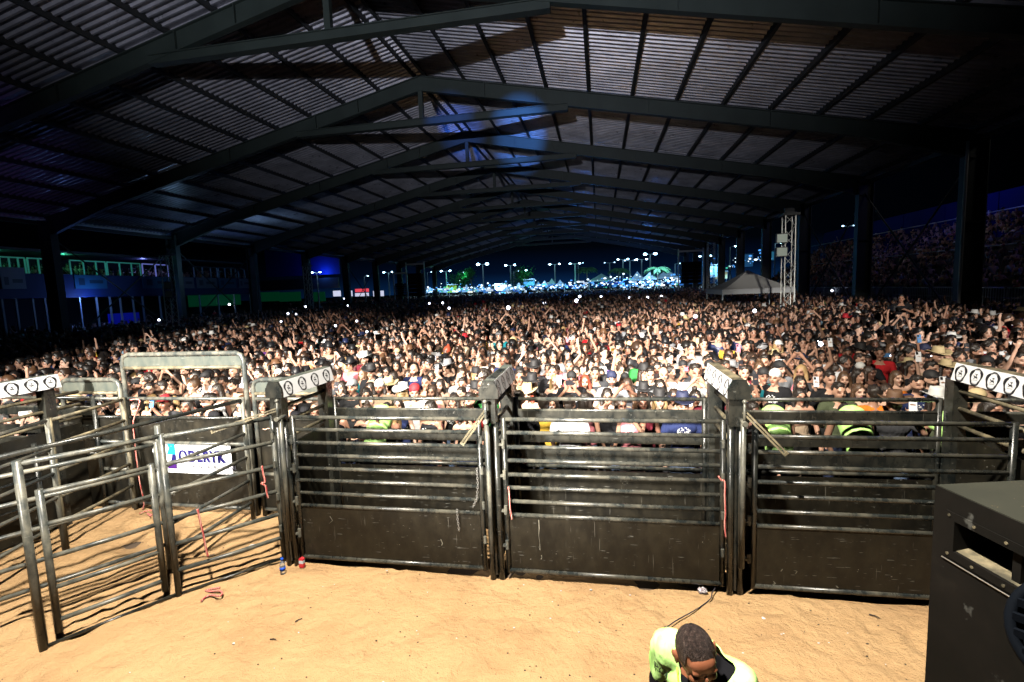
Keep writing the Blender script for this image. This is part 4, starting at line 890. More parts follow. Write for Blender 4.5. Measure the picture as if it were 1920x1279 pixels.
q.l(q.mix(q.math('MULTIPLY', q.noise(q.scaled(v, (60, 60, 9)), 1.5, 3), .5), q.n('ObjectInfo').outputs['Color'], (.05, .035, .025)), q.b.inputs['Base Color']); q.bump(q.noise(q.scaled(v, (70, 70, 8)), 1.5, 3), .8, .01)
M_HAT = mat('hat_felt', rough=.7); q = NB(M_HAT); v = q.obj(); q.l(q.mix(q.math('MULTIPLY', q.noise(v, 25, 3), .3), q.n('ObjectInfo').outputs['Color'], (.03, .025, .02)), q.b.inputs['Base Color'])
M_CROWD = mat('crowd_person', rough=.6); 
skin_nodes(M_CROWD, lambda q: q.n('Attribute', attribute_name='col').outputs['Color'])

def cap_(mb, a, b, ra, rb, n=10):
    a, b = Vector(a), Vector(b); d = (b - a).normalized(); pts = []; rs = []
    for k_ in range(4): u = math.pi / 2 * (1 - k_ / 4); pts.append(a - d * ra * math.sin(u) * .999); rs.append(max(ra * math.cos(u), 1e-4))
    pts.append(a); rs.append(ra); pts.append(b); rs.append(rb)
    for k_ in range(1, 5): u = math.pi / 2 * k_ / 4; pts.append(b + d * rb * math.sin(u) * .999); rs.append(max(rb * math.cos(u), 1e-4))
    mb.tube(pts, rs, n)
def evaluate(me, mods):
    o = bpy.data.objects.new('tmp', me); COL.objects.link(o)
    for k_, kw in mods:
        m_ = o.modifiers.new(k_, k_)
        for a, b in kw.items(): setattr(m_, a, b)
    dg = bpy.context.evaluated_depsgraph_get(); out = bpy.data.meshes.new_from_object(o.evaluated_get(dg)); bpy.data.objects.remove(o); return out
def remesh(mb, voxel, tris, name, smooth=3):
    me = mb.mesh(name, []); out = evaluate(me, [('REMESH', dict(mode='VOXEL', voxel_size=voxel)), ('SMOOTH', dict(factor=.5, iterations=smooth))])
    nt_ = sum(len(p.vertices) - 2 for p in out.polygons)
    if tris and nt_ > tris: out = evaluate(out, [('DECIMATE', dict(ratio=tris / nt_))])
    out.name = name; out.polygons.foreach_set('use_smooth', [True] * len(out.polygons)); return out
HC = Vector((0, -.005, 1.585))
def add_hc(me, inv=None):
    n = len(me.vertices); co = np.empty(n * 3, np.float32); me.vertices.foreach_get('co', co); co = co.reshape(-1, 3)
    if inv is None: hc = co - np.array(HC, np.float32)
    else:
        Mx = np.array(inv); hc = co @ Mx[:3, :3].T.astype(np.float32) + Mx[:3, 3].astype(np.float32)
    a = me.attributes.new('hc', 'FLOAT_VECTOR', 'POINT'); a.data.foreach_set('vector', hc.astype(np.float32).ravel())
def head(mb, T=lambda p: Vector(p), rot=None, fem=False):
    def e(c, r, n=14, m_=10): mb.ell(T(c), r, n, m_, rot)
    s_ = .95 if fem else 1
    e((0, .005, 1.612), (.074 * s_, .094 * s_, .102), 20, 14); e((0, -.028, 1.545), (.056 * s_, .062, .064)); e((0, -.072, 1.487), (.024, .020, .016))
    e((0, -.103, 1.578), (.011, .018, .026)); e((0, -.112, 1.566), (.016, .013, .010)); e((0, -.080, 1.622), (.052, .020, .012))
    for sx_ in (-1, 1): e((sx_ * .036, -.066, 1.563), (.022, .026, .022)); e((sx_ * .076 * s_, .008, 1.585), (.011, .020, .031))
    e((0, -.082, 1.534), (.024, .014, .012))
def hand(mb, w, d, side, spread=.15):
    w = Vector(w); d = Vector(d).normalized(); s_ = Vector((1, 0, 0)); s_ = (s_ - d * s_.dot(d)).normalized() if abs(d.x) < .9 else Vector((0, 1, 0))
    nrm = d.cross(s_)
    cap_(mb, w, w + d * .07, .026, .032, 8)
    for k_, (o_, L_) in enumerate(((-.028, .060), (-.010, .070), (.010, .066), (.028, .052))):
        a = w + d * .085 + s_ * o_; b = a + (d + s_ * o_ * spread * 18 - nrm * .3).normalized() * L_ * .55; cap_(mb, a, b, .0095, .009, 6); cap_(mb, b, b + (d - nrm * 1.2).normalized() * L_ * .45, .009, .008, 6)
    cap_(mb, w + d * .03 + s_ * side * .028, w + d * .055 + s_ * side * .062, .012, .010, 6); cap_(mb, w + d * .055 + s_ * side * .062, w + d * .085 + s_ * side * .060, .010, .009, 6)
POSES = {
    'down': (((-.25, .03, 1.14), (-.24, -.08, .92)), ((.25, .03, 1.14), (.24, -.08, .92))),
    'phone1': (((-.25, .03, 1.14), (-.24, -.08, .92)), ((.25, -.22, 1.32), (.10, -.31, 1.56))),
    'phonehigh': (((-.26, .0, 1.16), (-.20, -.18, 1.06)), ((.29, -.13, 1.60), (.17, -.20, 1.86))),
    'phone2': (((-.23, -.22, 1.28), (-.07, -.36, 1.50)), ((.23, -.22, 1.28), (.07, -.36, 1.50))),
    'high2': (((-.30, -.08, 1.60), (-.09, -.15, 1.85)), ((.30, -.08, 1.60), (.09, -.15, 1.85))),
    'wave': (((-.25, .03, 1.14), (-.24, -.08, .92)), ((.29, -.04, 1.62), (.33, -.07, 1.88))),
    'mouth': (((-.22, -.17, 1.20), (-.06, -.17, 1.42)), ((.22, -.17, 1.20), (.06, -.17, 1.42))),
    'lean': (((-.27, -.16, 1.20), (-.08, -.34, 1.28)), ((.27, -.16, 1.20), (.12, -.34, 1.28))),
}
def make_variant(pose, fem):
    P = POSES[pose]; w = .90 if fem else 1.0; mb = MB(); E_ = mb.ell
    E_((0, .0, .96), (.165 if fem else .155, .115, .13), 16, 10); E_((0, 0, 1.13), (.118 * w + .01, .095, .15), 16, 10); E_((0, .0, 1.31), (.165 * w, .112, .15), 16, 10)
    if fem:
        for sx_ in (-1, 1): E_((sx_ * .066, -.085, 1.27), (.058, .055, .058))
    cap_(mb, (-.145 * w, .01, 1.405), (.145 * w, .01, 1.405), .058, .058); cap_(mb, (0, .015, 1.40), (0, -.005, 1.53), .056 * (.85 if fem else 1), .048 * (.85 if fem else 1)); head(mb, fem=fem)
    sh = MB(); g = .014
    sh.ell((0, 0, .97), (.165 + g, .115 + g, .12), 16, 10); sh.ell((0, 0, 1.13), (.128 * w + g + .01, .098 + g, .17), 16, 10); sh.ell((0, 0, 1.31), (.168 * w + g, .115 + g, .12), 16, 10)
    if fem:
        for sx_ in (-1, 1): sh.ell((sx_ * .066, -.087, 1.27), (.064, .060, .064)); cap_(sh, (sx_ * .085, .03, 1.44), (sx_ * .078, -.075, 1.38), .014, .014, 6); cap_(sh, (sx_ * .085, .03, 1.44), (sx_ * .08, .08, 1.36), .014, .014, 6)
    else: cap_(sh, (-.145 * w, .01, 1.395), (.145 * w, .01, 1.395), .070, .070)
    for sd, (el_, wr) in zip((-1, 1), P):
        s0 = Vector((sd * .175 * w, .01, 1.395)); el_ = Vector(el_); wr = Vector(wr); el_.x *= w
        cap_(mb, s0, el_, .048 * w, .038 * w); cap_(mb, el_, wr, .037 * w, .026 * w); hand(mb, wr, (wr - el_) if pose not in ('phone1', 'phone2', 'phonehigh') else Vector((0, -.1, 1)), -sd)
        if not fem: cap_(sh, s0, s0.lerp(el_, .62), .066, .062)
    tr = MB(); tr.ell((0, 0, .93), (.165, .122, .10), 14, 8)
    for sd in (-1, 1):
        h0, kn, an = Vector((sd * .085, 0, .92)), Vector((sd * .10, -.015, .50)), Vector((sd * .10, .01, .09))
        cap_(mb, h0, kn, .080, .055); cap_(mb, kn, an, .053, .038); mb.ell((sd * .10, -.05, .045), (.042, .115, .042)); cap_(tr, h0, kn, .092, .068); cap_(tr, kn, an + Vector((0, 0, .03)), .068, .055)
    b = remesh(mb, .0125, 5200, 'person_body'); add_hc(b); s_ = remesh(sh, .018, 1300, 'person_shirt'); tt = remesh(tr, .03, 500, 'person_trousers')
    return b, s_, tt
# hair and hats
def hair_mesh(kind):
    mb = MB(); c = Vector((0, .016, 1.628)); tris = 500; vox = .012
    if kind == 'short': mb.ell(c + Vector((0, .008, .002)), (.080, .098, .099), 20, 14); mb.ell((0, -.012, 1.685), (.062, .066, .044)); 
    if kind == 'buzz': mb.ell((0, .012, 1.622), (.0765, .0965, .098), 20, 14); tris = 350
    if kind in ('long', 'wavy', 'bun', 'afro'): mb.ell(c + Vector((0, .006, 0)), (.086, .101, .102), 20, 14)
    if kind in ('long', 'wavy'):
        rr = random.Random(3)
        for sx_ in (-1, 1):
            cap_(mb, (sx_ * .070, .01, 1.62), (sx_ * .088, .0, 1.46), .030, .034); cap_(mb, (sx_ * .088, 0, 1.46), (sx_ * .095, -.045, 1.30), .034, .026)
        cap_(mb, (0, .075, 1.60), (0, .10, 1.30), .075, .085); cap_(mb, (0, .1, 1.30), (0, .11, 1.18), .085, .05)
        if kind == 'wavy':
            for k_ in range(40): a = rr.random() * 6.3; z = rr.uniform(1.32, 1.68); rr_ = .10 if z < 1.6 else .07; mb.ell((math.cos(a) * rr_, abs(math.sin(a)) * rr_ + .0, z), (.026, .026, .026), 6, 5)
            tris = 900
    if kind == 'bun': mb.ell((0, .06, 1.735), (.042, .042, .038)); cap_(mb, (0, .08, 1.62), (0, .10, 1.55), .03, .02)
    if kind == 'afro':
        rr = random.Random(5); 
        for k_ in range(70):
            a, b = rr.random() * 6.3, rr.uniform(-.1, 1.5); p = Vector((math.cos(a) * math.cos(b) * .10, .035 + math.sin(a) * math.cos(b) * .10, 1.62 + math.sin(b) * .105)); 
            if p.y > -.055 or p.z > 1.68: mb.ell(p, (.028, .028, .028), 6, 5)
        tris = 900
    me = remesh(mb, vox, tris, 'person_hair', 2)
    if kind != 'buzz':
        for v_ in me.vertices: v_.co += v_.normal * (noise.noise(v_.co * 38) * .011 + noise.noise(v_.co * 16) * .008)
    return me
def hat_mesh(kind):
    mb = MB()
    if kind in ('cap', 'capback'):
        sg = 1 if kind == 'cap' else -1
        mb.ell((0, .008, 1.652), (.086, .105, .088), 18, 12)
        for k_ in range(7): x = -.066 + .022 * k_; cap_(mb, (x, -.06 * sg, 1.660), (x * .85, sg * (-.165 + 9 * x * x), 1.650 - 2.0 * x * x), .009, .006, 6)
        return remesh(mb, .010, 600, 'cap', 1)
    n = 28; rings = []
    def hz(r_, a): return 1.668 + (max(0, (r_ - .10)) ** 1.5) * 2.0 * (abs(math.cos(a)) ** 2) - (r_ - .10) * .22 * abs(math.sin(a))
    prof = [(.185, 0), (.16, 0), (.13, 0), (.105, 0)]
    vs = []; 
    for lift in (0, .008):
        for r_, _ in prof:
            for k_ in range(n): a = 2 * math.pi * k_ / n; vs.append((r_ * .95 * math.cos(a), r_ * 1.12 * math.sin(a) + .005, hz(r_, a) + lift))
    R_ = len(prof); fs = []
    for i in range(R_ - 1):
        for k_ in range(n): k2 = (k_ + 1) % n; fs.append((i * n + k_, i * n + k2, (i + 1) * n + k2, (i + 1) * n + k_)); j = i + R_; fs.append((j * n + k_, (j + 1) * n + k_, (j + 1) * n + k2, j * n + k2))
    for k_ in range(n): k2 = (k_ + 1) % n; fs.append((k_, R_ * n + k_, R_ * n + k2, k2))
    for i, (r_, z) in enumerate(((.098, 1.668), (.093, 1.70), (.086, 1.745), (.074, 1.778), (.045, 1.776), (.0, 1.762))):
        for k_ in range(n): a = 2 * math.pi * k_ / n; vs.append((max(r_, .002) * .92 * math.cos(a), max(r_, .002) * 1.12 * math.sin(a) + .005, z + (.012 * abs(math.cos(a)) if .03 < r_ < .08 else 0) + (.008 if i == 0 else 0)))
    o_ = 2 * R_ * n
    for i in range(5):
        for k_ in range(n): k2 = (k_ + 1) % n; fs.append((o_ + i * n + k_, o_ + i * n + k2, o_ + (i + 1) * n + k2, o_ + (i + 1) * n + k_))
    mb.add(vs, fs); return mb.mesh('cowboy_hat', [], True)
VAR = {(p_, f_): make_variant(p_, f_) for p_ in POSES for f_ in (False, True)}
HAIRM = {k_: hair_mesh(k_) for k_ in ('short', 'buzz', 'long', 'wavy', 'bun', 'afro')}
HATM = {k_: hat_mesh(k_) for k_ in ('cap', 'capback', 'cowboy')}
for b, s_, tt in VAR.values(): b.materials.append(M_SKIN); s_.materials.append(M_CLOTH); tt.materials.append(M_CLOTH)
for me in HAIRM.values(): me.materials.append(M_HAIR)
for me in HATM.values(): me.materials.clear(); me.materials.append(M_HAT)
TONES = [(.62, .41, .31), (.54, .34, .245), (.44, .26, .18), (.33, .18, .12), (.19, .095, .062), (.095, .048, .033)]
TOPS = {'black': (.008, .008, .010), 'charcoal': (.035, .036, .040), 'white': (.72, .72, .74), 'grey': (.24, .25, .27), 'navy': (.015, .025, .09), 'red': (.48, .015, .02), 'maroon': (.14, .012, .025), 'beige': (.48, .36, .25), 'olive': (.07, .085, .045),
        'teal': (.01, .18, .22), 'pink': (.62, .20, .24), 'orange': (.75, .20, .02), 'yellow': (.72, .46, .06), 'light blue': (.30, .48, .62), 'purple': (.13, .03, .22), 'brown': (.14, .07, .04), 'green': (.03, .22, .05), 'cyan': (.08, .45, .62)}
HAIRC = {'black': (.010, .008, .007), 'dark brown': (.030, .016, .010), 'brown': (.09, .045, .022), 'blond': (.42, .27, .12), 'red': (.32, .06, .03)}
HATC = {'black': (.010, .010, .012), 'tan': (.52, .36, .18), 'straw': (.66, .52, .28), 'white': (.72, .72, .70), 'navy': (.012, .018, .06), 'grey': (.20, .20, .21), 'red': (.42, .02, .03), 'brown': (.12, .06, .03)}
def rsel(r_, items):
    t_ = sum(w for _, w in items); x = r_.random() * t_
    for k_, w in items:
        x -= w
        if x <= 0: return k_
    return items[-1][0]
def rand_person(r_, near=True):
    fem = r_.random() < .5
    d = dict(fem=fem, pose=rsel(r_, [('down', 42), ('phone1', 11), ('phonehigh', 4), ('phone2', 8), ('high2', 1.3), ('wave', 1.6), ('mouth', 9), ('lean', 20)]), tone=rsel(r_, [(0, 13), (1, 25), (2, 26), (3, 20), (4, 12), (5, 4)]),
             top=rsel(r_, [('black', 44), ('charcoal', 12), ('white', 13), ('grey', 6), ('navy', 4), ('red', 3), ('maroon', 3), ('beige', 4), ('olive', 2), ('teal', 1), ('pink', 2), ('light blue', 2), ('brown', 2), ('yellow', 1), ('green', 1)]),
             hair=rsel(r_, [('long', 48), ('wavy', 30), ('bun', 22)]) if fem else rsel(r_, [('short', 70), ('buzz', 20), ('afro', 8), (None, 2)]), hc=rsel(r_, [('black', 60), ('dark brown', 25), ('brown', 9), ('blond', 5), ('red', 1)]) if fem else rsel(r_, [('black', 75), ('dark brown', 25)]),
             hat=rsel(r_, [(None, 83), ('cap', 6), ('cowboy', 8), ('capback', 3)]), beard=(not fem) and r_.random() < .42, rot=r_.gauss(0, .32), h=(.955 if fem else 1.03) * r_.gauss(1, .042))
    d['hatc'] = rsel(r_, [('black', 55), ('straw', 10), ('white', 12), ('navy', 8), ('grey', 6), ('brown', 5), ('red', 4)])
    return d

PLACED = []
def phone_at(p, rot, land, r_, lb, lit=False):
    t = thing('phone', lb, 'phone', p, None); t.rotation_euler = (R(-12), R(90) if land else 0, rot)
    cc = PHM[rsel(r_, [('white', 6), ('black', 6), ('blue', 1.2), ('pink', 1), ('violet', 1)])]
    for me in (cc[0], cc[1]) + ((PHFLASH,) if lit else ()): o = bpy.data.objects.new(me.name, me); COL.objects.link(o); o.parent = t
    return cc[2]
PHM = {}
for nm, cc in (('white', (.75, .76, .78)), ('black', (.02, .02, .025)), ('blue', (.10, .25, .5)), ('pink', (.75, .18, .25)), ('violet', (.22, .10, .5))):
    mb = MB(); mb.box((-.038, -.005, -.078), (.038, .005, .078)); a = mb.mesh('case', mat(nm + '_phone_case', cc, .3)); mb = MB(); mb.box((-.033, -.009, .035), (-.003, -.0052, .072)); b = mb.mesh('camera_bump', M_INK); PHM[nm] = (a, b, nm)
mb = MB(); mb.ell((.012, -.008, .055), (.008, .004, .008), 8, 6); PHFLASH = mb.mesh('flash', mat('phone_flash', (1, 1, 1), .4, emit=(.9, .92, 1), es=30))
HANDP = {'phone1': (.10, -.335, 1.685, False), 'phonehigh': (.165, -.235, 1.985, False), 'phone2': (0, -.40, 1.615, True)}
ROWS = [(7.0, 'at the rail'), (7.6, 'second row'), (8.25, 'third row'), (8.95, 'fourth row'), (9.7, 'fifth row'), (10.6, 'sixth row'), (99, 'further back')]
def where_of(px_):
    for lim, w in ((120, 'under the far left emblem cap'), (232, 'over the low left pen panel'), (456, 'behind the tall pen panel'), (630, 'beside the first capped post'), (905, 'behind the left gate'), (960, 'behind the second capped post'), (1330, 'behind the middle gate'), (1410, 'behind the dusty capped post'), (1780, 'behind the right gate')):
        if px_ < lim: return w
    return 'beside the cap above the loudspeaker'
def describe(d):
    if d['hat'] == 'cowboy': a = ('straw hat' if d['hatc'] == 'straw' else d['hatc'] + ' cowboy hat')
    elif d['hat'] == 'cap': a = d['hatc'] + ' cap'
    elif d['hat'] == 'capback': a = 'backward ' + d['hatc'] + ' cap'
    elif d['hair'] is None: a = 'bald head' 
    else: a = {'long': 'long {} hair', 'wavy': 'curly {} hair', 'bun': '{} hair in a bun', 'short': 'short {} hair', 'buzz': 'buzz cut', 'afro': 'round curly {} hair'}[d['hair']].format(d['hc'])
    if d['beard']: a += ' and beard'
    return a, d['top'] + (' tank top' if d['fem'] else ' tee'), {'down': '', 'phone1': ', filming', 'phonehigh': ', phone held high', 'phone2': ', filming with both hands', 'high2': ', both arms raised', 'wave': ', one arm up', 'mouth': ', hands at mouth', 'lean': ', arms forward'}[d['pose']]
def spawn(d, x, y, z, r_):
    root = thing('person', '', 'person', (x, y, z), 'people packed in the crowd'); root.rotation_euler = (0, 0, d['rot']); root.scale = (d['h'],) * 3
    b, s_, tt = VAR[(d['pose'], d['fem'])]
    def ch(nm, me, c):
        o = bpy.data.objects.new(nm, me); COL.objects.link(o); o.parent = root; o.color = (*c, 1); return o
    o = ch('body', b, TONES[d['tone']])
    if d['beard']: o.material_slots[0].link = 'OBJECT'; o.material_slots[0].material = M_SKINB
    ch('shirt', s_, TOPS[d['top']]); ch('trousers', tt, r_.choice([(.02, .03, .07), (.008, .008, .01), (.10, .15, .25), (.02, .02, .02)]))
    if d['hair'] and not (d['hat'] and d['hair'] in ('bun', 'afro')): ch('hair', HAIRM[d['hair']], HAIRC[d['hc']])
    if d['hat']: ch('hat', HATM[d['hat']], HATC[d['hatc']])
    PLACED.append((x, y, z, d, root))
    if d['pose'] in HANDP and r_.random() < .93:
        hx, hy, hz_, land = HANDP[d['pose']]; p = Vector((hx, hy, hz_)) * d['h']; p = Matrix.Rotation(d['rot'], 3, 'Z') @ p + Vector((x, y, z))
        w = where_of(to_px((x, y, z + 1.6))[0]); pc = phone_at(p, d['rot'], land, r_, 'x', r_.random() < .10)
        a, tp, _ = describe(d); bpy.data.objects[COL.objects[-1].name].parent['label'] = '%s phone of the one in %s with %s %s' % (pc, tp, a, w)
        bpy.data.objects[COL.objects[-1].name].parent['group'] = 'phones held up by the crowd'
    return root
# key people: head px, top colour, female, pose, tone, hair, hair colour, hat, hat colour, beard, rot
K = lambda x, y, top, fem=0, pose='down', tone=2, hair='short', hc='black', hat=None, hatc='black', beard=0, rot=0: (x, y, dict(top=top, fem=bool(fem), pose=pose, tone=tone, hair=hair, hc=hc, hat=hat, hatc=hatc, beard=bool(beard), rot=rot, h=.97 if fem else 1.04))
KEY = [K(776, 695, 'navy', tone=1, hair=None, beard=1), K(899, 677, 'white', tone=2), K(684, 674, 'maroon', tone=1, hat='cowboy', hatc='white'), K(696, 700, 'black', tone=2, hat='cowboy'), K(730, 726, 'beige', 1, tone=1, hair='long', hat='cowboy', hatc='straw', rot=.5),
       K(757, 738, 'white', 1, tone=0, hair='long', hc='blond', hat='cowboy', hatc='white', rot=2.8), K(778, 737, 'white', hat='capback', hatc='red', tone=1, rot=.3), K(810, 736, 'pink', 1, tone=1, hair='long', hc='dark brown'), K(825, 724, 'beige', 1, tone=0, hair='long', pose='phone2'), K(799, 718, 'brown', tone=2, hair='buzz'),
       K(893, 706, 'black', 1, tone=0, hair='long', hc='blond', hat='cowboy', rot=.9), K(809, 706, 'black', 1, tone=3, hair='wavy'), K(821, 695, 'black', tone=1, hat='cap', pose='phone1'), K(865, 690, 'charcoal', 1, tone=1, hair='wavy'), K(640, 728, 'white', 1, tone=0, hair='long', pose='phone1'), K(661, 727, 'charcoal', hat='cap', hatc='grey', tone=2), K(693, 730, 'beige', 1, tone=1, hair='long', pose='mouth'),
       K(998, 722, 'black', tone=1, hat='cowboy', beard=1), K(989, 741, 'beige', 1, tone=0, hair='long', hc='red', hat='cowboy', hatc='straw'), K(1002, 694, 'charcoal', hat='cowboy', tone=2), K(975, 706, 'charcoal', 1, tone=1, hair='long', hc='brown', hat='cowboy'), K(1041, 716, 'black', 1, tone=0, hair='long', hc='blond', pose='phone1'), K(1072, 712, 'black', hat='cap', tone=3, pose='phone2'), K(1097, 717, 'charcoal', 1, tone=1, hair='wavy', hc='red'),
       K(1116, 702, 'charcoal', tone=2, pose='wave'), K(1147, 712, 'grey', tone=0, hat='cap', hatc='navy', beard=1, pose='lean'), K(1139, 744, 'black', 1, tone=1, hair='long'), K(1207, 738, 'black', 1, tone=0, hair='long', hat='cowboy', pose='mouth'), K(1219, 704, 'grey', tone=1), K(1244, 703, 'white', tone=1, hair=None), K(1238, 726, 'black', 1, tone=0, hair='wavy'),
       K(1237, 752, 'black', 1, tone=0, hair='long', hc='blond', hat='cowboy', hatc='black'), K(1280, 762, 'navy', hat='cowboy', hatc='navy', tone=1), K(1304, 748, 'beige', 1, tone=2, hair='bun', pose='high2'), K(1308, 697, 'charcoal', tone=3), K(1099, 752, 'pink', 1, tone=2, hair='long', rot=2.6), K(1020, 758, 'yellow', 1, tone=2, hair='bun', rot=2.9), K(1068, 760, 'white', 0, tone=2, rot=3.0),
       K(1416, 736, 'black', 1, tone=1, hair='bun', pose='mouth'), K(1431, 706, 'teal', tone=3, hat='cap'), K(1453, 709, 'black', tone=2, hat='capback', hatc='white', rot=-.7), K(1501, 720, 'black', 1, tone=1, hair='long', pose='phone1'), K(1500, 745, 'beige', 1, tone=2, hair='long', pose='lean'), K(1587, 684, 'white', tone=4, hair='afro', beard=1), K(1556, 713, 'black', tone=2), K(1573, 736, 'olive', tone=2), K(1611, 736, 'black', 1, tone=0, hair='long', hc='brown'),
       K(1610, 706, 'black', 1, tone=2, hair='wavy', rot=.3), K(1662, 737, 'black', 1, tone=1, hair='wavy', hc='dark brown'), K(1638, 742, 'orange', tone=3, rot=3.1), K(1682, 710, 'orange', 1, tone=1, hair='long', hc='brown', pose='phonehigh'), K(1650, 664, 'red', tone=3, rot=-.5), K(1770, 722, 'beige', 1, tone=1, hair='long', rot=-.6), K(1720, 722, 'navy', tone=2, pose='phone1', beard=1), K(1756, 752, 'olive', 1, tone=3, hair='long', hat='cowboy', hatc='white'),
       K(1540, 668, 'charcoal', 1, tone=2, hair='long', pose='high2'), K(1586, 652, 'red', tone=4), K(1708, 690, 'black', 1, tone=3, hair='wavy'), K(257, 723, 'black', tone=3, hat='cap', beard=1), K(264, 709, 'charcoal', tone=1, rot=.8), K(280, 732, 'black', tone=1, rot=.7), K(286, 754, 'beige', 1, tone=0, hair='wavy', hc='blond', pose='lean', rot=.9), K(142, 762, 'white', 0, tone=0, hat='cowboy', hatc='straw', rot=-.6),
       K(302, 727, 'white', tone=1, hair='buzz', beard=1, rot=-.5), K(325, 721, 'black', 1, tone=2, hair='bun', pose='high2'), K(361, 724, 'black', 1, tone=0, hair='afro', hc='brown', pose='phone1', rot=.6), K(386, 711, 'white', tone=1, hat='cap'), K(443, 717, 'black', 1, tone=3, hair='bun'), K(402, 718, 'white', 1, tone=0, hair='long', pose='phone2'), K(438, 697, 'white', tone=2, hair=None), K(472, 688, 'black', 1, tone=1, hair='bun', pose='mouth'),
       K(485, 703, 'grey', tone=0), K(347, 698, 'cyan', tone=2), K(295, 699, 'black', tone=2), K(522, 704, 'white', 1, tone=2, hair='wavy', hat='cap', hatc='white'), K(492, 652, 'purple', tone=3, rot=3.0), K(1514, 628, 'pink', 1, tone=3, hair='bun'), K(1395, 700, 'maroon', tone=1), K(1330, 690, 'black', tone=1, hat='cap', pose='phone2')]
r_ = random.Random(21)
def zone_ok(x, y):
    if 7.3 < x < 12.2 and 28 < y < 33.5: return False
    return XL + .8 < x < XR + 2.6
GAP = .30
for x, y, d in KEY:
    hz_ = 1.585 * d['h']; p = gz(x, y, hz_)
    for _ in range(3): p = gz(x, y, hz_ + ground_z(p.x, p.y))
    yy_ = max(p.y, 6.55)
    if yy_ > p.y: 
        q_ = gy(x, y, yy_); d['h'] *= max(.86, min(1.0, q_.z / hz_)); p = q_
    spawn(d, p.x, yy_, ground_z(p.x, yy_), r_)
NKEY = len(PLACED)
cand = []; row = 0; Y = 6.55
while Y < 24:
    step = .40 + .004 * (Y - 6.5); xs_ = -30.0 + (row % 2) * .22
    while xs_ < 17:
        x = xs_ + r_.uniform(-.15, .15); y = Y + r_.uniform(-.16, .16); px_, py_, zc_ = to_px((x, y, 1.6 + ground_z(x, y)))
        if zc_ > 0 and -40 < px_ < 1960 and py_ < 1000 and zone_ok(x, y): cand.append((zc_, x, y)) if noise.noise((x * .9, y * .9, 2)) < .42 else None
        xs_ += .42 + .006 * (Y - 6.5)
    Y += step; row += 1
key_xy = [(p[0], p[1]) for p in PLACED]
cand = [c for c in cand if all((c[1] - a) ** 2 + (c[2] - b) ** 2 > .085 and not (abs(c[1] - a * c[2] / b) < .17 and 0 < b - c[2] < .8) for a, b in key_xy)]
cand.sort()
NAMED = 300 - NKEY - 12
for zc_, x, y in cand[:NAMED]: spawn(rand_person(r_), x, y, ground_z(x, y), r_)
# labels
rows_of = lambda y: next(n for l_, n in ROWS if y < l_)
labs = {}
for i, (x, y, z, d, root) in enumerate(PLACED):
    a, tp, po = describe(d); back = abs(d['rot']) > 2
    L_ = '%s, %s%s, %s %s' % (a, tp, po if not back else ', back turned', rows_of(y), where_of(to_px((x, y, z + 1.6))[0])); labs.setdefault(L_, []).append(i)
final = {}
for L_, ids in labs.items():
    if len(ids) == 1: final.setdefault(L_, []).append(ids[0]); continue
    for i in ids:
        x, y, z, d, root = PLACED[i]; px_ = to_px((x, y, z + 1.6))[0]
        nb = sorted((abs(to_px((q_[0], q_[1], q_[2] + 1.6))[0] - px_) + abs(q_[1] - y) * 40, j) for j, q_ in enumerate(PLACED) if j != i and q_[3]['top'] != d['top'])[:1]
        w = describe(PLACED[nb[0][1]][3])[1]; final.setdefault('%s, %s%s, %s by %s' % (*describe(d), rows_of(y), w), []).append(i)
for o in COL.objects:
    if o.name.startswith('phone') and o.get('label'): o['label'] = ' '.join(o['label'].split()[:16])
for L_, ids in final.items():
    for i in ids: PLACED[i][4]['label'] = ' '.join(L_.split()[:16])

# merged crowd behind: real bodies, too many to count
def arr(me):
    me.calc_loop_triangles(); n = len(me.vertices); co = np.empty(n * 3, np.float32); me.vertices.foreach_get('co', co)
    t_ = np.empty(len(me.loop_triangles) * 3, np.int32); me.loop_triangles.foreach_get('vertices', t_); return co.reshape(-1, 3), t_.reshape(-1, 3)
def lod(me, tris, zmin):
    co, t_ = arr(me); keep = (co[t_][:, :, 2].max(1) > zmin); t_ = t_[keep]; used = np.unique(t_); rm = -np.ones(len(co), int); rm[used] = np.arange(len(used))
    m2 = bpy.data.meshes.new('lod'); m2.from_pydata(co[used].tolist(), [], rm[t_].tolist()); m2.update()
    if len(t_) > tris: m2 = evaluate(m2, [('DECIMATE', dict(ratio=tris / len(t_)))])
    return arr(m2)
def grow(ct, k_):
    co, t_ = ct; c0_ = np.array((0, .01, 1.62), np.float32); return (co - c0_) * k_ + c0_, t_
LODS = []
for tb, ts, th in ((420, 110, 90), (90, 22, 26)):
    zm = 1.0 if tb > 200 else 1.12
    LODS.append((dict((k_, (lod(v[0], tb, zm), lod(v[1], ts, zm))) for k_, v in VAR.items()), dict((k_, grow(lod(HAIRM['short'] if k_ == 'buzz' else v, th, 0), 1.07)) for k_, v in HAIRM.items()), dict((k_, lod(v, th + 30, 0)) for k_, v in HATM.items())))
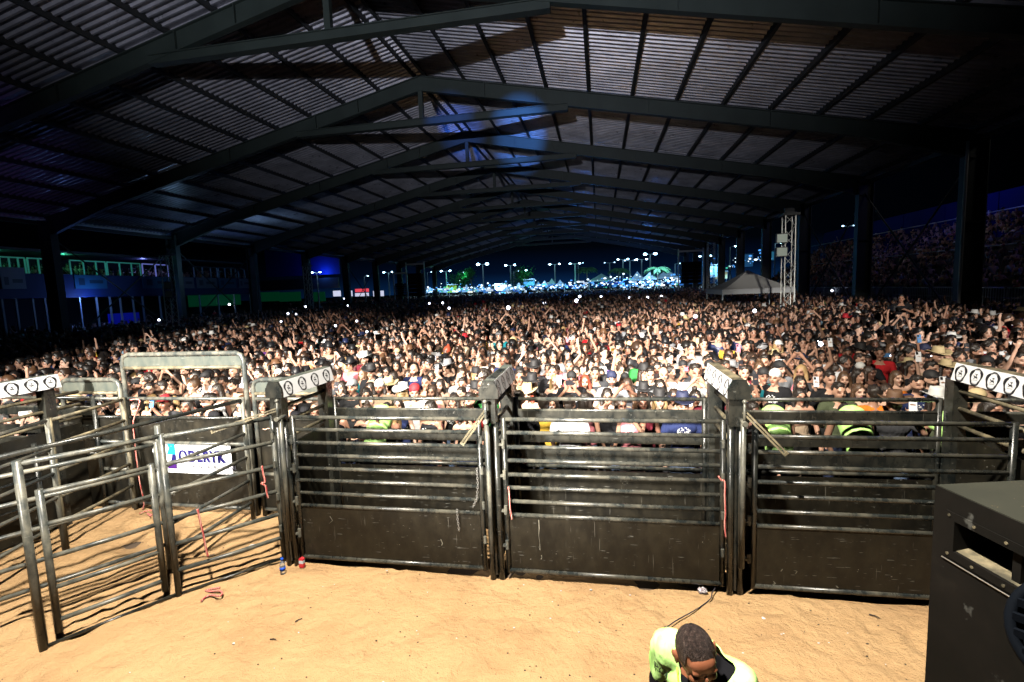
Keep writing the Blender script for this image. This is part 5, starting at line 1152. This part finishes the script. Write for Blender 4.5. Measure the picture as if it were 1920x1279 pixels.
def crowd(name, label, pts, lv, seed, zoff=None):
    r2 = random.Random(seed); VS, FS, CS, HS = [], [], [], []; off = 0
    bodies, hairs, hats = LODS[lv]
    for x, y, z in pts:
        d = rand_person(r2); c_, s_ = math.cos(d['rot']), math.sin(d['rot']); h_ = d['h']
        Mx = np.array([[c_, -s_, 0], [s_, c_, 0], [0, 0, 1]], np.float32) * h_
        items = [(bodies[(d['pose'], d['fem'])][0], TONES[d['tone']], True), (bodies[(d['pose'], d['fem'])][1], TOPS[d['top']], False)]
        if d['hair']: items.append((hairs[d['hair']], HAIRC[d['hc']], False))
        if d['hat']: items.append((hats[d['hat']], HATC[d['hatc']], False))
        for (co, t_), col, skin in items:
            VS.append(co @ Mx.T + np.array((x, y, z), np.float32)); FS.append(t_ + off); off += len(co); CS.append(np.tile(np.array((*col, 1), np.float32), (len(co), 1)))
            HS.append(co - np.array(HC, np.float32) if skin else np.full((len(co), 3), 9, np.float32))
    V_, F_, C2, H_ = (np.concatenate(a) for a in (VS, FS, CS, HS))
    me = bpy.data.meshes.new(name); me.vertices.add(len(V_)); me.vertices.foreach_set('co', V_.ravel()); me.loops.add(len(F_) * 3); me.polygons.add(len(F_))
    me.loops.foreach_set('vertex_index', F_.ravel().astype(np.int32)); me.polygons.foreach_set('loop_start', np.arange(0, len(F_) * 3, 3, dtype=np.int32)); me.polygons.foreach_set('use_smooth', np.ones(len(F_), bool))
    me.update(calc_edges=True)
    a = me.attributes.new('col', 'FLOAT_COLOR', 'POINT'); a.data.foreach_set('color', C2.ravel()); a = me.attributes.new('hc', 'FLOAT_VECTOR', 'POINT'); a.data.foreach_set('vector', H_.ravel())
    me.materials.append(M_CROWD); tag(link(name, me), label, kind='stuff'); return len(F_)
rest = [(x, y, ground_z(x, y)) for _, x, y in cand[NAMED:]]
mid = [p for p in rest if p[1] <= 19]; far = [p for p in rest if p[1] > 19]
Y = 24.0
while Y < 98:
    st = .62 + .010 * (Y - 24); x = XL + .8 if Y < 88 else -60; xe_ = XR + 1.8
    while x < xe_:
        xx_ = x + r_.uniform(-.25, .25); yy_ = Y + r_.uniform(-.25, .25); px_, _, _ = to_px((xx_, yy_, 2))
        if -20 < px_ < 1940 and not (7.3 < xx_ < 12.2 and 28 < yy_ < 33.5): far.append((xx_, yy_, ground_z(xx_, yy_)))
        x += .60 + .009 * (Y - 24)
    Y += st
nt1 = crowd('crowd', 'dense crowd of people filling the hall behind the front rows', mid, 0, 5); nt2 = crowd('crowd', 'far part of the crowd shrinking toward the fair lights', far, 1, 6)
fairp = [(x, y, ground_z(x, y)) for x, y in ((r_.uniform(-70, 60), r_.uniform(86, 118)) for _ in range(1100))]
crowd('crowd', 'people wandering among the lit tents of the fair', fairp, 1, 7)
standp = []
for k_ in range(n_t):
    y = 12.5
    while y < 60:
        if r_.random() < .85: standp.append((X0 + .45 + k_ * .85 + r_.uniform(-.15, .15), y, 1.5 + k_ * .48))
        y += .55 + r_.uniform(-.08, .12)
crowd('crowd', 'spectators packed on the tiers of the right grandstand', standp, 1, 8)
boxp = [(LX - r_.uniform(.4, 2.5), r_.uniform(ya, yb), zt[1] - 1.1) for _ in range(130)] + [(LX + r_.uniform(-2.5, 2.6), r_.uniform(ya, yb), .3) for _ in range(200)]
crowd('crowd', 'guests standing in the left hospitality boxes', boxp, 1, 9)
print('CROWD', len(PLACED), len(mid), len(far), nt1, nt2)
# small phone lights scattered through the crowd
mb = MB()
for px_, py_, s_ in [(953, 577, 1.6), (1021, 568, 1.2), (1081, 564, 1.5), (1087, 556, 1), (805, 569, .8), (830, 568, .9), (842, 578, 1), (688, 622, 1), (669, 602, .9), (1304, 593, 1.4), (1322, 565, 1), (1127, 556, .8), (1240, 556, 1), (1304, 570, .8), (1180, 558, .8), (1214, 558, 1), (1415, 583, 1.4), (1539, 645, 1.6), (540, 588, .9), (573, 575, .8), (555, 589, .7), (430, 571, 1), (527, 603, .8), (298, 600, 1), (629, 611, 1), (652, 573, .6), (645, 560, .5), (1560, 545, .8), (1578, 569, .8), (1786, 525, .9), (1903, 535, .7)]:
    d_ = 1.35; p = gz(px_, py_, 2.3) if py_ > 575 else gy(px_, py_, 40); mb.ell(p, (.045 * s_ * p.y / 18,) * 3, 8, 6)
tag(obj('phone_lights', mb, mat('phone_light_glow', (1, 1, 1), .4, emit=(.75, .8, 1), es=9)), 'tiny phone lights glittering over the crowd', kind='stuff')

# ------------------------------------------------------------------ staff in high visibility vests
M_VEST = mat('hi_vis_fabric', (.34, .80, .10), .7); q = NB(M_VEST); v = q.obj()
q.l(q.ramp(q.noise(q.scaled(v, (5, 5, 2)), 3, 4), [(.3, (.40, .82, .16)), (.7, (.62, .95, .38))]), q.b.inputs['Base Color']); q.bump(q.noise(q.scaled(v, (8, 8, 3)), 2, 4), .5, .015)
M_DARKTEE = mat('black_tee_fabric', (.006, .006, .008), .9, spec=.1)
M_SILVER = mat('reflective_tape', (.62, .64, .66), .3, .3)
mb = MB(); mb.ell((0, -.10, .95), (.15, .13, .14)); cap_(mb, (0, -.08, 1.02), (0, .30, 1.30), .13, .15); cap_(mb, (-.15, .33, 1.30), (.15, .33, 1.30), .06, .06); cap_(mb, (0, .36, 1.32), (0, .48, 1.33), .05, .05); mb.ell((0, .55, 1.33), (.076, .11, .10), 18, 12); mb.ell((0, .63, 1.26), (.05, .05, .05))
for sd in (-1, 1):
    cap_(mb, (sd * .19, .34, 1.29), (sd * .24, .40, 1.02), .046, .038); cap_(mb, (sd * .24, .40, 1.02), (sd * .14, .44, .82), .036, .026); hand(mb, (sd * .14, .44, .82), (0, .1, -1), -sd)
    cap_(mb, (sd * .09, -.12, .92), (sd * .12, .04, .50), .08, .055); cap_(mb, (sd * .12, .04, .50), (sd * .11, -.06, .09), .053, .038); mb.ell((sd * .11, .03, .045), (.042, .115, .042))
BENT = remesh(mb, .014, 3500, 'person_body'); add_hc(BENT, Matrix.Translation((0, 9, 9))); BENT.materials.append(M_SKIN)
mb = MB(); cap_(mb, (0, -.06, 1.04), (0, .30, 1.31), .15, .172); cap_(mb, (-.15, .33, 1.30), (.15, .33, 1.30), .076, .076); BVEST = remesh(mb, .018, 1200, 'vest'); BVEST.materials.append(M_VEST)
mb = MB(); mb.ell((0, -.10, .93), (.165, .145, .13))
for sd in (-1, 1): cap_(mb, (sd * .09, -.12, .92), (sd * .12, .04, .50), .095, .07); cap_(mb, (sd * .12, .04, .50), (sd * .11, -.06, .12), .07, .055)
BTR = remesh(mb, .02, 700, 'trousers'); BTR.materials.append(M_DARKTEE)
for px_, dz, lb in ((706, 1.09, 'bent over steward in dull green vest behind the left gate planks'), (1458, 1.10, 'bent over steward in bright lime vest behind the right gate, nearest the dusty post'), (1612, 1.10, 'bent over steward in lime vest at the centre of the right gate'), (1806, 1.06, 'bent over steward in lime vest hidden by the right capped post')):
    p = gy(px_, 800, 6.38); root = thing('person', lb, 'person', (p.x, 6.34, 0)); root.rotation_euler = (0, 0, .12 * (1 if px_ < 1000 else -1)); root.scale = (1.05, 1.0, dz * .99)
    for nm, me, c in (('body', BENT, TONES[3]), ('vest', BVEST, (1, 1, 1)), ('trousers', BTR, (1, 1, 1)), ):
        o = bpy.data.objects.new(nm, me); COL.objects.link(o); o.parent = root; o.color = (*c, 1)
    o = bpy.data.objects.new('hair', HAIRM['buzz']); COL.objects.link(o); o.parent = root; o.color = (.01, .01, .01, 1); o.location = (0, .55 , 1.33 - 1.60)
# camera operator on a platform, right
p = gy(1690, 560, 17.5); d = dict(top='black', fem=False, pose='lean', tone=3, hair='short', hc='black', hat=None, hatc='black', beard=False, rot=-.5, h=1.06)
pz = p.z - 1.60 * 1.06
mb = MB(); mb.box((p.x - .6, 17.0, ground_z(p.x, 17)), (p.x + .6, 18.1, pz)); tag(obj('camera_platform', mb, M_DKSTEEL), 'dark plinth the camera operator stands on amid the crowd', 'platform')
root = spawn(d, p.x, 17.5, pz, r_); root['label'] = 'camera operator in black polo standing above the crowd before the barricades'; root['group'] = 'camera crew'
t = thing('video_camera', 'video camera held by the operator above the crowd', 'video camera', (p.x - .35, 17.15, pz + 1.38))
mb = MB(); mb.box((p.x - .47, 17.0, pz + 1.34), (p.x - .28, 17.35, pz + 1.48)); obj('camera_body', mb, M_INK, t)
mb = MB(); mb.tube([(p.x - .38, 17.0, pz + 1.41), (p.x - .38, 16.84, pz + 1.41)], .05, 12); obj('lens', mb, M_SPK, t, True)
for k_ in range(3):      # black rail of the camera corridor
    a, b = gy(1560 + k_ * 90, 640 - 2 * k_, 14.5 - k_ * .8), gy(1645 + k_ * 90, 655 - 6 * k_, 13.9 - k_ * .8)

# ------------------------------------------------------------------ guard looking down in front of the camera
def guard():
    Gy = R(-30); base = gz(1306, 1222, 1.60); hp = Vector((0, -.135, 1.575))
    Rz = Matrix.Rotation(Gy, 4, 'Z') @ Matrix.Rotation(R(6), 4, 'Y'); off = Rz @ hp
    root = thing('person', 'guard with cropped dark hair and lime high visibility vest looking down', 'person', (base.x - off.x, base.y - off.y, .02)); root.rotation_euler = Rz.to_euler()
    Hm = Matrix.Translation(hp) @ Matrix.Rotation(R(46), 4, 'Z') @ Matrix.Rotation(R(15), 4, 'X') @ Matrix.Rotation(R(-13), 4, 'Y') @ Matrix.Translation(-Vector(HC) - Vector((0, .0, .02)))
    HR = Hm.to_3x3(); T = lambda p: Hm @ Vector(p)
    mb = MB()
    def e(c, r, n=24, m_=16): mb.ell(T(c), r, n, m_, HR)
    e((0, .008, 1.618), (.0785, .098, .100), 32, 22); e((0, -.028, 1.545), (.060, .062, .066)); e((0, -.072, 1.487), (.025, .020, .018))
    e((0, -.060, 1.635), (.058, .040, .045)); e((0, -.106, 1.588), (.0105, .014, .028)); e((0, -.117, 1.569), (.0145, .014, .011)); 
    for sd in (-1, 1):
        e((sd * .014, -.108, 1.567), (.009, .010, .008)); e((sd * .030, -.087, 1.621), (.026, .014, .009)); e((sd * .040, -.066, 1.563), (.022, .026, .022)); e((sd * .030, -.078, 1.600), (.014, .012, .009))
        e((sd * .084, .014, 1.588), (.010, .022, .034)); e((sd * .094, .024, 1.600), (.006, .016, .020)); e((sd * .086, .004, 1.566), (.006, .008, .010))
    e((0, -.092, 1.540), (.024, .013, .0075)); e((0, -.090, 1.527), (.020, .013, .0075))
    nk = T((0, .03, 1.50)); cap_(mb, (0, .03, 1.38), nk, .062, .058, 14)
    mb.ell((0, .12, .96), (.165, .12, .13), 16, 10); mb.ell((0, .10, 1.14), (.145, .11, .16), 16, 10); mb.ell((0, .06, 1.30), (.175, .125, .15), 18, 12); cap_(mb, (-.142, .05, 1.385), (.142, .05, 1.385), .063, .065, 14)
    arms = []
    for sd in (-1, 1):
        s0, el_, wr = Vector((sd * .165, .05, 1.37)), Vector((sd * .215, .06, 1.10)), Vector((sd * .20, -.12, .90)); arms.append((s0, el_, wr, sd))
        cap_(mb, s0, el_, .055, .043, 12); cap_(mb, el_, wr, .042, .029, 12); hand(mb, wr, wr - el_, -sd)
        h0, kn, an = Vector((sd * .09, .11, .92)), Vector((sd * .105, .07, .50)), Vector((sd * .11, .11, .09)); cap_(mb, h0, kn, .085, .058); cap_(mb, kn, an, .056, .04); mb.ell((sd * .11, .05, .045), (.045, .125, .045))
    b = remesh(mb, .0052, 26000, 'guard_body', 3); add_hc(b, Matrix.Translation(-Vector(HC)) @ Hm.inverted())
    M_ = mat('guard_skin', (.2, .09, .05), .36); q = skin_nodes(M_, lambda q: q.mix(0.0, (.175, .058, .024), (.2, .08, .04))); q.bump(q.noise(q.n('Attribute', attribute_name='hc').outputs['Vector'], 130, 3), .25, .002); b.materials.append(M_)
    def ch(nm, me, smooth=True): o = bpy.data.objects.new(nm, me); COL.objects.link(o); o.parent = root; return o
    ch('body', b)
    # cropped hair: shell over the skull cut off along a hairline
    hs = MB(); n, m_ = 64, 40; c0_ = Vector((0, .008, 1.618)); vs = []; idx = {}; fs = []
    def keep(p):
        y, z, x = p.y, p.z, abs(p.x)
        line = 1.655 if y < -.045 else (1.655 - (y + .045) * 1.9 if y < -.0 else 1.57 - y * .6)
        if y < -.02: line += .018 * smooth01((x - .03) / .03) * (1 if x < .062 else 0)
        if -.045 < y < .0 and x > .06: line = 1.60
        return z > line
    grid = []
    for i in range(m_ + 1):
        ph = math.pi * i / m_
        for k_ in range(n):
            a = 2 * math.pi * k_ / n; dirv = Vector((math.sin(ph) * math.cos(a), math.sin(ph) * math.sin(a), math.cos(ph)))
            p = c0_ + Vector((dirv.x * .0815, dirv.y * .1012, dirv.z * .1035)); p += dirv * .0010 * noise.noise(p * 120); grid.append(p)
    for i in range(m_):
        for k_ in range(n):
            q4 = (i * n + k_, (i + 1) * n + k_, (i + 1) * n + (k_ + 1) % n, i * n + (k_ + 1) % n); cc = sum((grid[j] for j in q4), Vector()) / 4
            if keep(cc): fs.append(q4)
    hs.add([T(p) for p in grid], fs); inner = [T(c0_ + (p - c0_) * .955) for p in grid]; hs.add(inner, [f[::-1] for f in fs])
    hm_ = hs.mesh('cropped_hair', [], True); MH = mat('cropped_hair', (.022, .015, .012), .5, spec=.25); q = NB(MH); v = q.obj()
    q.l(q.ramp(q.noise(v, 70, 5, .7), [(.35, (.006, .004, .004)), (.56, (.030, .019, .016)), (.72, (.12, .09, .08))]), q.b.inputs['Base Color']); q.bump(q.noise(v, 210, 4, .75), 1.0, .009); hm_.materials.append(MH); ch('hair', hm_)  # palest ramp stop paints highlight speckles into the hair colour
    # black tee with sleeves
    sh = MB(); sh.ell((0, .10, 1.14), (.158, .122, .17), 16, 10); sh.ell((0, .06, 1.29), (.195, .137, .125), 18, 12); cap_(sh, (-.142, .05, 1.385), (.142, .05, 1.382), .075, .075, 12); cap_(sh, (0, .035, 1.37), (0, .02, 1.435), .074, .068, 14); sh.ell((0, .12, .98), (.175, .13, .12))
    for s0, el_, wr, sd in arms: cap_(sh, s0, s0.lerp(el_, .75), .070, .064, 12)
    sm = remesh(sh, .010, 6000, 'black_tee'); sm.materials.append(M_DARKTEE); ch('shirt', sm)
    tr = MB(); tr.ell((0, .12, .93), (.175, .13, .10))
    for sd in (-1, 1): cap_(tr, (sd * .09, .11, .92), (sd * .105, .07, .50), .098, .072); cap_(tr, (sd * .105, .07, .50), (sd * .11, .11, .12), .072, .058)
    tm = remesh(tr, .02, 900, 'trousers'); tm.materials.append(M_DARKTEE); ch('trousers', tm)
    # vest: open front shell laid over the shoulders with folds and a stand-up edge
    ve = MB(); ve.ell((0, .10, 1.13), (.178, .142, .19), 20, 12); ve.ell((0, .06, 1.29), (.184, .150, .135), 22, 14); cap_(ve, (-.172, .05, 1.378), (.140, .05, 1.380), .092, .096, 14); cap_(ve, (-.185, .05, 1.36), (-.20, .06, 1.24), .082, .070, 12); cap_(ve, (0, .06, 1.37), (0, .05, 1.44), .088, .080, 14)
    vm = remesh(ve, .009, 0, 'vest', 2)
    bm = bmesh.new(); bm.from_mesh(vm); dele = []
    for f in bm.faces:
        c_ = f.calc_center_median(); gap = .026 + max(0, (c_.z - 1.22)) * .42
        if c_.y < .06 and abs(c_.x) < gap: dele.append(f)
        elif (c_.x ** 2 + (c_.y - .03) ** 2) < .070 ** 2 and c_.z > 1.42: dele.append(f)
        elif c_.z < 1.0: dele.append(f)
        elif c_.x > .21 and c_.z < 1.33 - (abs(c_.x) - .21) * 1.2: dele.append(f)
        elif c_.x < -.19 and c_.z < 1.20: dele.append(f)
    bmesh.ops.delete(bm, geom=dele, context='FACES')
    for _ in range(14):
        bv = [v_ for v_ in bm.verts if v_.is_boundary]; nw = {v_: (v_.co + sum((e_.other_vert(v_).co for e_ in v_.link_edges if e_.is_boundary), Vector())) / (1 + sum(1 for e_ in v_.link_edges if e_.is_boundary)) for v_ in bv}
        for v_, c_ in nw.items(): v_.co = c_
    for v_ in bm.verts:
        p = v_.co; k_ = noise.noise((p.x * 14, p.y * 6, p.z * 5)) * .012 + abs(noise.noise((p.x * 26 + p.z * 9, p.y * 12, p.z * 7 + 4))) * .010; v_.co += v_.normal * k_
    bm.to_mesh(vm); bm.free()
    vm = evaluate(vm, [('SOLIDIFY', dict(thickness=.005))]); vm.name = 'vest'; vm.materials.clear(); vm.materials.append(M_VEST); vm.polygons.foreach_set('use_smooth', [True] * len(vm.polygons)); vo = ch('vest', vm)
    # piping along the opening and printed letters
    bpy.context.view_layer.update()
    def onvest(x, z, lift=.004):
        hit, loc, nor, _ = vo.ray_cast(Vector((x, -1, z)), Vector((0, 1, 0))); return (loc + nor * lift, nor) if hit else (Vector((x, -.09, z)), Vector((0, -1, 0)))
    for sd in (-1, 1):
        pts = [onvest(sd * (.030 + max(0, (z - 1.22)) * .42 + .006), z, .004)[0] for z in [1.02 + .03 * i for i in range(13)]]
        mb = MB(); mb.tube(pts, .0042, 6); me = mb.mesh('piping', mat('lime_piping', (.45, .75, .05), .6), True); ch('piping', me)
    cu = bpy.data.curves.new('t', 'FONT'); cu.body = 'PO'; cu.size = .062; cu.extrude = 0; tmp = bpy.data.objects.new('t', cu); COL.objects.link(tmp); bpy.context.view_layer.update(); me = bpy.data.meshes.new_from_object(tmp); bpy.data.objects.remove(tmp)
    bm = bmesh.new(); bm.from_mesh(me); bmesh.ops.subdivide_edges(bm, edges=bm.edges, cuts=1)
    for v_ in bm.verts: v_.co = onvest(-.222 + v_.co.x * .95, 1.285 + v_.co.y, .004)[0]
    bm.to_mesh(me); bm.free(); me.materials.clear(); me.materials.append(mat('dark_green_print', (.01, .05, .03), .6)); ch('lettering', me)
guard()
